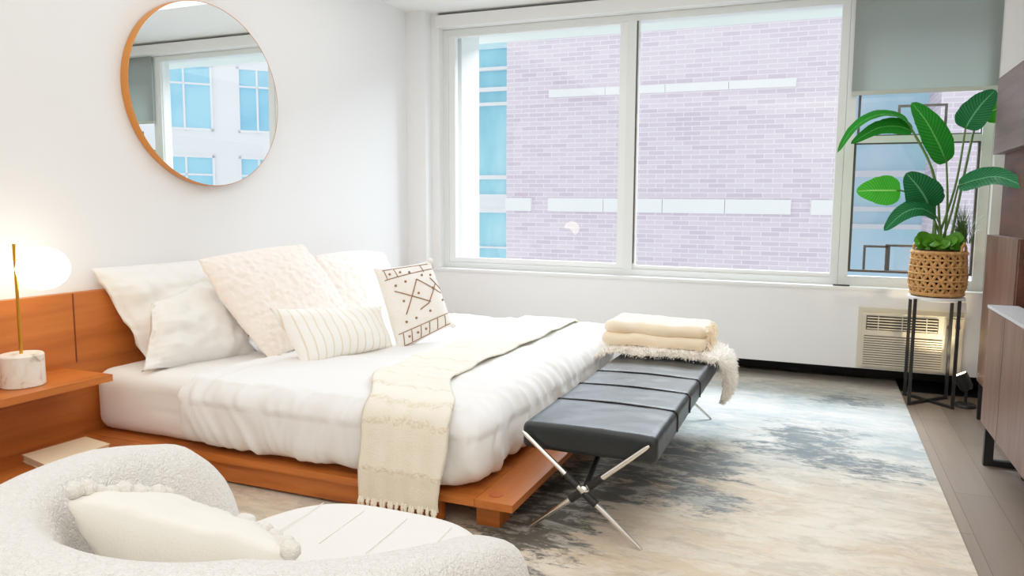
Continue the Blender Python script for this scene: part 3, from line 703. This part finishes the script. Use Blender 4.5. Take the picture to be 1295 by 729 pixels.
# cross-section along X: over the seat and down over the right side
sx = [(2.20, .445), (2.24, .462), (2.32, .468), (2.5, .470), (2.68, .470), (2.80, .466), (2.865, .448), (2.885, .41), (2.895, .35), (2.895, .29), (2.885, .215)]
sxl = [0]
for a, b in zip(sx, sx[1:]): sxl.append(sxl[-1]+math.dist(a, b))
def sxa(s):
    for i in range(len(sxl)-1):
        if s <= sxl[i+1]+1e-9:
            k = (s-sxl[i])/(sxl[i+1]-sxl[i]); return lerp(sx[i][0], sx[i+1][0], k), lerp(sx[i][1], sx[i+1][1], k)
    return sx[-1]
NX, NY = 60, 40; gt, gb = [], []
for i in range(NX+1):
    s = sxl[-1]*i/NX; x, z = sxa(s); z -= .014 if x < 2.85 else 0; x2, z2 = sxa(min(sxl[-1], s+.02)); x1, z1 = sxa(max(0, s-.02)); tn = V((x2-x1, 0, z2-z1)).normalized(); nr = V((-tn.z, 0, tn.x))
    a, b = [], []
    hang = sm(.58, .85, s/sxl[-1])
    for j in range(NY+1):
        y = lerp(-1.60+.03*nz((s*5, 0, 0), 1, 3)+.06*hang, -1.16-.10*hang, j/NY)
        e = .034*(1-abs(2*j/NY-1)**4)**.5*(1-abs(2*i/NX-1)**8)**.5
        p = V((x, y, z)); p += nr*(ffur(p))*.8
        a.append(bm.verts.new(p+nr*(e+.001))); b.append(bm.verts.new(p-nr*.006))
    gt.append(a); gb.append(b)
for i in range(NX):
    for j in range(NY):
        bm.faces.new((gt[i][j], gt[i+1][j], gt[i+1][j+1], gt[i][j+1])); bm.faces.new((gb[i][j], gb[i][j+1], gb[i+1][j+1], gb[i+1][j]))
for i in range(NX):
    for J in (0, NY): bm.faces.new((gt[i][J], gb[i][J], gb[i+1][J], gt[i+1][J]))
for j in range(NY):
    for I in (0, NX): bm.faces.new((gt[I][j], gt[I][j+1], gb[I][j+1], gb[I][j]))
bm.normal_update()
base = [(v.co.copy(), v.normal.copy()) for row in gt for v in row]
edgev = [(v.co.copy(), v.normal.copy()) for row in gt for v in (row[0], row[1], row[-1])] + [(v.co.copy(), v.normal.copy()) for v in gt[-1]]
def hair(bm, p, d, ln, w):
    d = d.normalized(); sidev = d.cross(V((random.uniform(-1, 1), random.uniform(-1, 1), random.uniform(-1, 1)))).normalized()*w
    m = p + d*ln*.55; tip = p + d*ln + V((0, 0, -ln*.35)) + sidev*random.uniform(-2, 2)
    a, b, c, e, f = bm.verts.new(p-sidev), bm.verts.new(p+sidev), bm.verts.new(m-sidev*.7), bm.verts.new(m+sidev*.7), bm.verts.new(tip)
    bm.faces.new((a, b, e, c)); bm.faces.new((c, e, f))
def rv(s): return V((random.gauss(0, s), random.gauss(0, s), random.gauss(0, s)))
for k in range(9000):
    p, n = random.choice(base) if k % 3 else random.choice(edgev)
    hair(bm, p+rv(.006), n+rv(.3)+V((0, -.15, -.15)), random.uniform(.014, .028), .002)
tag(obj('fur_throw', bm, m_fur, smooth='all'), 'shaggy cream fur throw draped over the far end of the bench', 'blanket')
# folded blanket
fb = thing('folded_blanket', 'thick folded peach cream blanket stacked on the fur throw', 'blanket', (2.5, -1.36, .5))
def dbk(p, n):
    return n*(.010*nz(p, 7, 5)+.006*nz(p, 18, 6)) + V((0, 0, .012*nz((p.x*6, p.y*3, 0), 1, 7))) + (V((0, 0, -.016*math.exp(-((p.z-.553)/.010)**2)))*0)
obj('lower_fold', soft_box(2.20, 2.80, -1.56, -1.20, .482, .558, .037, .012, dbk), m_blanket, fb, smooth='all')
obj('upper_fold', soft_box(2.215, 2.79, -1.55, -1.21, .546, .622, .038, .012, dbk), m_blanket, fb, smooth='all')
bm = B()
for k in range(26):
    z = random.uniform(.51, .62); y = random.uniform(-1.5, -1.24); p = V((2.785, y, z))
    tube(bm, [p, p+V((.015, random.uniform(-.01, .01), .0)), p+V((.028, random.uniform(-.015, .015), -.02)), p+V((.030, random.uniform(-.02, .02), -.05))], [.006, .0065, .006, .004], 6)
obj('knotted_fringe', bm, m_blanket, fb)

# ------------------------------------------------------------------ plant stand
psx0, psx1, psy0, psy1 = 3.943, 4.195, -.345, -.088
pcx, pcy = (psx0+psx1)/2+.01, (psy0+psy1)/2
ps = thing('plant_stand', 'black metal plant stand with white round top in front of the air conditioner', 'plant stand', (pcx, pcy, 0))
for (x, y) in ((psx0, psy0), (psx1, psy0), (psx0, psy1), (psx1, psy1)):
    obj('leg', bxo(x-.01, x+.01, y-.01, y+.01, .0, .70), m_metalblack, ps, smooth=False, bevel=.002)
for (a, b) in (((psx0, psy0), (psx1, psy1)), ((psx1, psy0), (psx0, psy1))):
    bm = B(); d = (V((b[0], b[1], 0))-V((a[0], a[1], 0))); n = V((-d.y, d.x, 0)).normalized()*.01
    A, D = V((a[0], a[1], .0)), V((b[0], b[1], .0))
    prism(bm, [A-n, D-n, D+n, A+n], .001 if a[0] == psx0 else .0, .019 if a[0] == psx0 else .018); obj('cross_bar', bm, m_metalblack, ps, smooth=False)
bm = B(); lathe(bm, [(0, .688), (.165, .688), (.17, .694), (.17, .708), (.166, .712), (0, .712)], (pcx, pcy, 0), 56); obj('round_top', bm, m_white, ps)

# ------------------------------------------------------------------ plant in a woven basket
pl = thing('potted_plant', 'tall broad leaved plant in a woven seagrass basket on the metal stand', 'plant', (pcx, pcy, .712))
pr_ = lambda h: .140+.022*sm(0, .09, h)-.012*sm(.12, .31, h)
BH = .305
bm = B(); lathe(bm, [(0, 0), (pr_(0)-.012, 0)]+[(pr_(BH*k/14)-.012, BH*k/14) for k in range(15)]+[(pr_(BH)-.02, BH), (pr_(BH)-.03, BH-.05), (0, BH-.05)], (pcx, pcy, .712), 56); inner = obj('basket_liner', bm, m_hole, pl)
bm = B(); NS = 20
def bp_(th_, h, off=0): r = pr_(h)+off; return V((pcx+r*math.cos(th_), pcy+r*math.sin(th_), .712+h))
rows = 6
for k in range(NS):                       # two families of plaits wind around and leave openings between them
    for sgn in (1, -1):
        pts = []
        for i in range(31):
            h = .02+(BH-.04)*i/30; th_ = 2*PI*k/NS + sgn*(h-.02)/(BH-.04)*PI*2*rows/NS/2
            pts.append(bp_(th_, h, .004*math.sin(i/30*rows*PI+ (0 if sgn > 0 else PI))))
        tube(bm, pts, .0105, 6)
for i in range(rows+1):
    h = .02+(BH-.04)*i/rows
    tube(bm, [bp_(2*PI*k/48, h, .006+.004*math.sin(k*NS*PI/24)) for k in range(49)], .008 if 0 < i < rows else .014, 6)
obj('basket_weave', bm, m_basket, pl)
for sg in (1, -1):
    bm = B(); a = bp_(-.8+(PI if sg < 0 else 0), BH-.03, .006); b = bp_(-.4+(PI if sg < 0 else 0), BH-.03, .006); m_ = (a+b)/2
    tube(bm, [a, a.lerp(m_, .2)+V((0, 0, .05)), m_+V((0, 0, .075)), b.lerp(m_, .2)+V((0, 0, .05)), b], .009, 8); obj('handle', bm, m_basket, pl)
bm = B(); lathe(bm, [(0, BH-.049), (.13, BH-.049), (.12, BH-.04), (0, BH-.032)], (pcx, pcy, .712), 32); obj('soil', bm, m_soil, pl)
def leaf(pts, width, upv, mat, n=22, m=8, cup=.25, tipw=.02, seed=0, tear=0, shape=(.30, 1.0)):
    """pts: midrib control points base..tip; upv: facing of the blade"""
    P = [V(p) for p in pts]; bm = B(); uvl = bm.loops.layers.uv.new('UVMap')
    def cr(t_):
        x = t_*(len(P)-1); i = min(int(x), len(P)-2); f = x-i
        p0, p1, p2, p3 = P[max(i-1, 0)], P[i], P[i+1], P[min(i+2, len(P)-1)]
        return .5*((2*p1)+(p2-p0)*f+(2*p0-5*p1+4*p2-p3)*f*f+(-p0+3*p1-3*p2+p3)*f**3)
    g = []; up = V(upv).normalized()
    for i in range(n+1):
        t_ = i/n; c = cr(t_); tg = (cr(min(1, t_+.02))-cr(max(0, t_-.02))).normalized(); sd = tg.cross(up).normalized(); nr = sd.cross(tg)
        w = width*(math.sin(PI*min(1, t_**.75))**.62)*(1-.12*t_) if 0 < t_ < 1 else width*.02
        row = []
        for j in range(2*m+1):
            q = (j-m)/m
            ww = w*(1+(.05*nz((t_*9, q > 0, seed), 1, seed)))
            notch = 1-.22*tear*max(0, nz((t_*16, (q > 0)*7, seed), 1, seed+3)-.25)*abs(q)
            row.append((bm.verts.new(c+sd*q*ww*notch+nr*(cup*ww*(q*q)*.6+.004*nz((t_*20, q*3, seed), 1, 2))), (j/(2*m), t_)))
        g.append(row)
    for i in range(n):
        for j in range(2*m):
            f = bm.faces.new([g[i][j][0], g[i][j+1][0], g[i+1][j+1][0], g[i+1][j][0]])
            for lp, (a, b) in zip(f.loops, ((i, j), (i, j+1), (i+1, j+1), (i+1, j))): lp[uvl].uv = g[a][b][1]
    return bm
SOIL = V((pcx, pcy, .98))
view = lambda p: (CP-V(p)).normalized()
def lf(pix, width, mat, tilt=(0, 0, 0), stem=None, seed=0, cup=.25, tear=1, face=1):
    pts = [aty(u, v, y) for u, v, y in pix]; mid = pts[len(pts)//2]
    up = view(mid)*face + V(tilt)
    o = obj('leaf', leaf(pts, width, up, mat, seed=seed, cup=cup, tear=tear), mat, pl, smooth='all')
    b = pts[0]; s0 = SOIL+V((.05*math.cos(seed*2.4), .05*math.sin(seed*2.4), -.02))
    mids = [s0]+([aty(*q) for q in stem] if stem else [s0.lerp(b, .5)+V((0, 0, .05))])+[b]
    P = mids; pp = []
    for i in range(len(P)-1):
        for k in range(6):
            f = k/6; p0, p1, p2, p3 = P[max(i-1, 0)], P[i], P[i+1], P[min(i+2, len(P)-1)]
            pp.append(.5*((2*p1)+(p2-p0)*f+(2*p0-5*p1+4*p2-p3)*f*f+(-p0+3*p1-3*p2+p3)*f**3))
    pp.append(P[-1]); k = len(pp)
    bm = B(); tube(bm, pp+[pts[0].lerp(pts[1], .3)], [lerp(.009, .0055, i/k) for i in range(k)]+[.003], 8); obj('stem', bm, m_stem, pl)
Y0 = -.21
lf([(1150, 158, Y0), (1135, 147, Y0-.04), (1108, 146, Y0-.1), (1080, 162, Y0-.16), (1059, 193, Y0-.2)], .052, m_leaf, (0, 0, 1.6), [(1181, 225, Y0)], 1, .35, 1)
lf([(1154, 166, Y0+.02), (1135, 160, Y0-.02), (1108, 163, Y0-.06), (1076, 182, Y0-.1)], .062, m_leaf, (.1, 0, .5), [(1183, 228, Y0+.02)], 2, .2, 1)
lf([(1197, 206, Y0-.03), (1186, 180, Y0-.08), (1171, 153, Y0-.12), (1153, 130, Y0-.14)], .098, m_leaf, (.5, 0, .1), [(1198, 260, Y0-.02)], 3, .2, 1)
lf([(1221, 163, Y0), (1228, 150, Y0-.02), (1242, 131, Y0-.02), (1259, 114, Y0)], .098, m_leafd, (-.2, 0, 0), [(1207, 240, Y0)], 4, .2, .4)
lf([(1241, 146, Y0+.08), (1252, 141, Y0+.08), (1268, 136, Y0+.06), (1290, 130, Y0+.06)], .085, m_leafb, (0, 0, .2), [(1226, 190, Y0+.04), (1232, 165, Y0+.07)], 5, .1, .3)
lf([(1212, 235, Y0-.12), (1236, 227, -.50), (1264, 224, -.75), (1300, 238, -1.0)], .066, m_leafd, (-.2, 0, .25), [(1200, 280, Y0-.03)], 6, .3, .3)
lf([(1139, 241, Y0-.06), (1122, 241, Y0-.1), (1104, 241, Y0-.13), (1083, 242, Y0-.15)], .102, m_leafb, (0, 0, .1), [(1180, 268, Y0-.02), (1160, 248, Y0-.04)], 7, .1, .6)
lf([(1176, 264, Y0-.08), (1170, 250, Y0-.14), (1160, 235, Y0-.18), (1146, 219, Y0-.2)], .118, m_leafd, (0, 0, .1), [(1186, 290, Y0-.02)], 8, .15, .5)
lf([(1184, 274, Y0-.1), (1165, 264, Y0-.16), (1142, 270, Y0-.2), (1118, 292, Y0-.22)], .075, m_leafd, (.1, 0, .8), [(1190, 295, Y0-.03)], 9, .25, .5)
# low foliage rosette
for k in range(14):
    a = 2*PI*k/14+.3; b = SOIL+V((.05*math.cos(a), .05*math.sin(a), 0)); e = SOIL+V((.15*math.cos(a), .15*math.sin(a), .05+.07*((k*7) % 5)/4))
    bm = leaf([b, b.lerp(e, .5)+V((0, 0, .04)), e], .055, V((-.3*math.cos(a), -.3*math.sin(a), .3))+view(b)*1.2, m_lowleaf, 12, 4, .3, seed=k)
    obj('low_leaf', bm, m_lowleaf, pl, smooth='all')
bm = B(); gcn = aty(1216, 300, Y0+.02)
for k in range(170):
    a = random.uniform(0, 2*PI); b = gcn+V((random.gauss(0, .02), random.gauss(0, .02), -.04)); ln = random.uniform(.12, .30); o = random.uniform(.02, .20)
    d = V((math.cos(a), math.sin(a), 0)); sd = V((-d.y, d.x, 0))*.003; pv = None
    for i in range(6):
        f = i/5; p = b+d*o*f**1.8+V((0, 0, ln*f-.05*o/.15*f**3)); w = 1-f*.9
        r = (bm.verts.new(p-sd*w), bm.verts.new(p+sd*w))
        if pv: bm.faces.new((pv[0], pv[1], r[1], r[0]))
        pv = r
obj('grass_tuft', bm, m_grass, pl)['kind'] = 'stuff'

# ------------------------------------------------------------------ floor uplight
ul = thing('floor_uplight', 'small black floor spotlight glowing beside the plant stand', 'lamp', (4.285, -.24, 0))
ux, uy = 4.285, -.25
bm = B(); lathe(bm, [(0, 0), (.062, 0), (.064, .008), (.058, .02), (.015, .026), (0, .026)], (ux, uy, 0), 32); obj('base', bm, m_metalblack, ul)
bm = B(); tube(bm, [(ux, uy, .02), (ux, uy, .12)], .009, 10); obj('post', bm, m_metalblack, ul)
hd = V((-.12, .05, .22)).normalized(); h0 = V((ux+.01, uy, .11)); h1 = h0+hd*.11
bm = B(); tube(bm, [h0, h0+hd*.02, h1], [.028, .042, .048], 24); obj('lamp_head', bm, m_metalblack, ul)
bm = B(); tube(bm, [h1+hd*.0005, h1+hd*.004], .040, 24); obj('lens', bm, m_bulb, ul)

# ------------------------------------------------------------------ wall units on the right
tu = thing('shelf_unit', 'tall walnut shelf unit with closed doors and an open dark niche', 'cabinet', (4.5, -1.1, 0))
tx, ty0, ty1 = 4.29, -1.62, -.50
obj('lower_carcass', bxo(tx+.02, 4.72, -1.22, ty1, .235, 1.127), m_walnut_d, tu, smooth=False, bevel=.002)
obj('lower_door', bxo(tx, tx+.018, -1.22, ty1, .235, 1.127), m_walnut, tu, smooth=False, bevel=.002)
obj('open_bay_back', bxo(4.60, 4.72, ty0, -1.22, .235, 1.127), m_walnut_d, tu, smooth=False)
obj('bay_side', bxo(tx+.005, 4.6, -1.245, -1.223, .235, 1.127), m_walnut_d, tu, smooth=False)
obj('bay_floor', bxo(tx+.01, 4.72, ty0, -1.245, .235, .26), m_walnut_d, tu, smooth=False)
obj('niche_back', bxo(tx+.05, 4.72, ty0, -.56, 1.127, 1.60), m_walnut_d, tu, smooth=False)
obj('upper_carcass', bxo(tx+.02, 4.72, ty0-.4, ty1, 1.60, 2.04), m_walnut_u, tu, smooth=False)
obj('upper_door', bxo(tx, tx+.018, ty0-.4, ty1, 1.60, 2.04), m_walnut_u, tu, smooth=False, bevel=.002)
for y in (ty1-.03, ty0+.05): obj('leg', bxo(tx+.01, tx+.035, y-.012, y+.012, 0, .235), m_metalblack, tu, smooth=False)
for y in (ty1-.03, ty0+.05): obj('leg', bxo(4.66, 4.685, y-.012, y+.012, 0, .235), m_metalblack, tu, smooth=False)
cz = thing('credenza', 'low walnut credenza with pale top on black sled legs in front of the shelf unit', 'sideboard', (4.3, -2.3, 0))
cx, cy0, cy1 = 4.15, -3.3, -1.385
obj('carcass', bxo(cx+.02, 4.27, cy0, cy1, .215, .79), m_walnut, cz, smooth=False, bevel=.002)
obj('carcass_rear', bxo(4.27, 4.62, cy0, ty0-.02, .215, .79), m_walnut, cz, smooth=False)
for a, b in ((-1.72, cy1), (-2.26, -1.725), (-2.80, -2.265), (cy0, -2.805)): obj('door', bxo(cx, cx+.018, a, b-.003, .215, .79), m_walnut, cz, smooth=False, bevel=.002)
obj('top', bxo(cx-.004, 4.278, cy0, cy1+.004, .792, .806), m_ctop, cz, smooth=False, bevel=.002)
obj('top_rear', bxo(4.278, 4.62, cy0, ty0-.02, .792, .806), m_ctop, cz, smooth=False)
for y in (cy1-.02, -2.9):
    bm = B(); box(bm, cx+.018, cx+.06, y-.02, y+.01, 0, .215); box(bm, cx+.06, cx+.34, y-.02, y+.01, 0, .03); box(bm, cx+.30, cx+.34, y-.02, y+.01, .03, .215)
    obj('sled_leg', bm, m_metalblack, cz, smooth=False)

# ------------------------------------------------------------------ boucle armchair
ch = thing('boucle_armchair', 'rounded ivory boucle armchair facing the bed in the foreground', 'armchair', (2.36, -4.35, .012))
CX, CY, RA = 2.345, -4.30, .385
path = []
for k in range(9): path.append((CX-RA-.01, lerp(-3.98, CY, k/9)))
for k in range(25):
    a = PI+PI*k/24; path.append((CX+RA*math.cos(a), CY+RA*.98*math.sin(a)))
for k in range(1, 10): path.append((CX+RA+.01, lerp(CY, -4.02, k/9)))
pl_ = [0]
for a, b in zip(path, path[1:]): pl_.append(pl_[-1]+math.dist(a, b))
def pa(s):
    for i in range(len(pl_)-1):
        if s <= pl_[i+1]+1e-9:
            k = (s-pl_[i])/(pl_[i+1]-pl_[i]); return V((lerp(path[i][0], path[i+1][0], k), lerp(path[i][1], path[i+1][1], k), 0))
    return V((*path[-1], 0))
TL = pl_[-1]
def rimh(f):  # height along the rim, left arm front to right arm front
    kn = [(0, .50), (.03, .60), (.08, .685), (.18, .735), (.32, .755), (.5, .76), (.66, .75), (.80, .69), (.90, .635), (.96, .59), (1, .50)]
    for (a, x), (b, y) in zip(kn, kn[1:]):
        if f <= b: return lerp(x, y, (f-a)/(b-a))
    return kn[-1][1]
bm = B(); NP, NQ = 110, 44; rings = []
for i in range(NP+1):
    s = TL*i/NP; f = i/NP; c = pa(s); tg = (pa(min(TL, s+.03))-pa(max(0, s-.03))).normalized(); outw = V((tg.y, -tg.x, 0)) * -1
    if outw.dot(c-V((CX, CY, 0))) < 0: outw = -outw
    endd = min(s, TL-s); cap = math.sqrt(max(0, 1-(1-min(1, endd/.11))**2)); cap = max(cap, .05)
    w = .20*cap; H = .10 + (rimh(f)-.10)*(.72+.28*cap)
    ring = []
    for q in range(NQ):
        a = 2*PI*q/NQ; ca, sa = math.cos(a), math.sin(a)
        ex = .62
        u = math.copysign(abs(ca)**ex, ca)*w/2; vz = math.copysign(abs(sa)**ex, sa)
        hh = (H-.04)/2; z = .04+hh+vz*hh
        # soft top, leaning outwards
        rr = min(.10*cap+.02, hh); lean = .025*sm(.3, .75, z)
        p = c + outw*(u+lean) + V((0, 0, z))
        p += outw*.006*nz(p, 5, 2)
        ring.append(bm.verts.new(p))
    rings.append(ring)
for a, b in zip(rings, rings[1:]):
    for q in range(NQ): bm.faces.new((a[q], a[(q+1) % NQ], b[(q+1) % NQ], b[q]))
bm.faces.new(rings[0][::-1]); bm.faces.new(rings[-1])
obj('curved_back', bm, m_boucle, ch, smooth='all')
# seat cushion and base, rounded in plan
def seat_bm(z0, z1, grow, r, front):
    bm = B(); N = 72; prof = []
    for k in range(9): a = -PI/2+PI/2*k/8; prof.append((r*(math.cos(a)-1), z0+r+r*math.sin(a)))
    for k in range(9): a = PI/2*k/8; prof.append((r*(math.cos(a)-1), z1-r+r*math.sin(a)))
    out = []
    for k in range(N):
        a = 2*PI*k/N; ca, sa = math.cos(a), math.sin(a)
        x = math.copysign(abs(ca)**.6, ca)*(.345+grow); y = math.copysign(abs(sa)**.6, sa)
        y = y*((front-(CY-.05)) if y > 0 else (.30+grow)); out.append((CX+x, CY-.05+y, math.hypot(x, y)))
    rg = []
    for d, z in prof:
        rg.append([bm.verts.new((CX+(x-CX)*(1+d/l_), CY-.05+(y-CY+.05)*(1+d/l_), z)) for x, y, l_ in out])
    for f in (.75, .5, .25):
        base_ = rg[17]; rg.append([bm.verts.new((CX+(v.co.x-CX)*f, CY-.05+(v.co.y-CY+.05)*f, z1+.012*(1-f*f)+.004*nz(v.co*f, 9, 3))) for v in base_])
    for a, b in zip(rg, rg[1:]):
        for k in range(N): bm.faces.new((a[k], a[(k+1) % N], b[(k+1) % N], b[k]))
    bm.faces.new(rg[0][::-1]); bm.faces.new(rg[-1]); return bm
obj('seat_cushion', seat_bm(.24, .462, .012, .06, -3.775), m_seat, ch, smooth='all')
obj('base', seat_bm(.05, .235, -.03, .03, -3.86), m_boucle, ch, smooth='all')
for k in range(4):
    x = CX-.2+.13*k; bm = B(); tube(bm, [(x-.01, -3.86, .4655), (x, -3.95, .4685), (x+.01, -4.06, .4725)], .0012, 6); obj('seat_seam', bm, m_seat, ch)
for (x, y) in ((-.28, .3), (.28, .3), (-.28, -.25), (.28, -.25)):
    bm = B(); lathe(bm, [(0, .012), (.03, .012), (.03, .055), (0, .055)], (CX+x, CY+y, 0), 20); obj('foot', bm, m_metalblack, ch)
# cushion with pom-poms on the chair
cp = thing('pompom_pillow', 'cream lumbar pillow edged with white pompoms lying on the armchair', 'pillow', (2.2, -4.3, .44))
P0, P1, P2, P3 = (atp(u, v, (0, 0, z), (0, 0, 1)) for u, v, z in ((86, 628, .745), (216, 632, .64), (304, 664, .56), (374, 704, .63)))
nP = (P1-P0).cross(P3-P0)
bm, nP = pillow([P0, P1, P2, P3], .17, seed=8, n=40, wr=.010, pinch=.0, flat=3, crease=.007, asym=(.3, 1.4) if nP.z > 0 else (1.6, .3))
obj('cover', bm, m_chairpillow, cp, smooth='all')
for A, D, n in ((P0, P1, 9), (P2, P3, 9)):
    for k in range(n):
        p = A.lerp(D, (k+.3)/(n-.4)); bm = B(); r = .0155+.003*((k*7) % 3)/2
        ball(bm, p+V((.004*math.sin(k*3), .004*math.cos(k*5), .010+.005*math.sin(k*2))), r, 3)
        for v in bm.verts: v.co += (v.co-p).normalized()*.003*nz(v.co, 120, 1)
        obj('pompom', bm, m_pom, cp, smooth='all')

# ------------------------------------------------------------------ light
w = bpy.data.worlds.new('world'); bpy.context.scene.world = w; w.use_nodes = True
bg = w.node_tree.nodes['Background']; bg.inputs[0].default_value = (.86, .93, 1, 1); bg.inputs[1].default_value = 1.25
def area(name, loc, tgt, sx_, sy_, power, col):
    l = bpy.data.lights.new(name, 'AREA'); l.shape = 'RECTANGLE'; l.size = sx_; l.size_y = sy_; l.energy = power; l.color = col
    o = bpy.data.objects.new(name, l); C.objects.link(o); o.location = loc
    o.rotation_euler = (V(tgt)-V(loc)).to_track_quat('-Z', 'Y').to_euler(); return o
area('sky_light', (2.2, 3.0, 4.6), (2.0, -1.2, .6), 5.0, 2.0, 1000, (.86, .94, 1))
area('ceiling_fill', (2.4, -3.4, 2.85), (2.4, -3.4, 0), 4.2, 5.0, 62, (1, .965, .92))  # broad fill lamp added under the ceiling to brighten the room
area('upward_fill', (3.2, -6.3, 1.9), (3.2, -6.3001, 2.87), .8, .8, 40, (1, .95, .88))  # unseen fill added behind the camera, aimed up to brighten the ceiling
def spot(name, loc, tgt, power, col, ang, blend=.6, r=.03):
    l = bpy.data.lights.new(name, 'SPOT'); l.energy = power; l.color = col; l.spot_size = ang; l.spot_blend = blend; l.shadow_soft_size = r
    o = bpy.data.objects.new(name, l); C.objects.link(o); o.location = loc; o.rotation_euler = (V(tgt)-V(loc)).to_track_quat('-Z', 'Y').to_euler(); return o
spot('uplight_beam', h1+hd*.01, h1+hd, 14, (1, .8, .5), 1.6)
sc = bpy.context.scene
sc.view_settings.view_transform = 'Standard'; sc.view_settings.look = 'None'; sc.view_settings.exposure = .22; sc.view_settings.gamma = 1
vs = sc.view_settings; vs.use_curve_mapping = True; cmap = vs.curve_mapping
cmap.white_level = (1.7, 1.7, 1.7); cmap.extend = 'HORIZONTAL'
cv = cmap.curves[3]; cv.points[0].location = (0, 0); cv.points[1].location = (1, 1)
for x, y in ((.12, .21), (.29, .49), (.47, .72), (.71, .90)): cv.points.new(x, y)
cmap.update()
sc.cycles.max_bounces = 8; sc.cycles.diffuse_bounces = 5; sc.cycles.glossy_bounces = 4; sc.cycles.transparent_max_bounces = 12
sc.cycles.sample_clamp_indirect = 6
try: sc.cycles.use_denoising = True
except Exception: pass
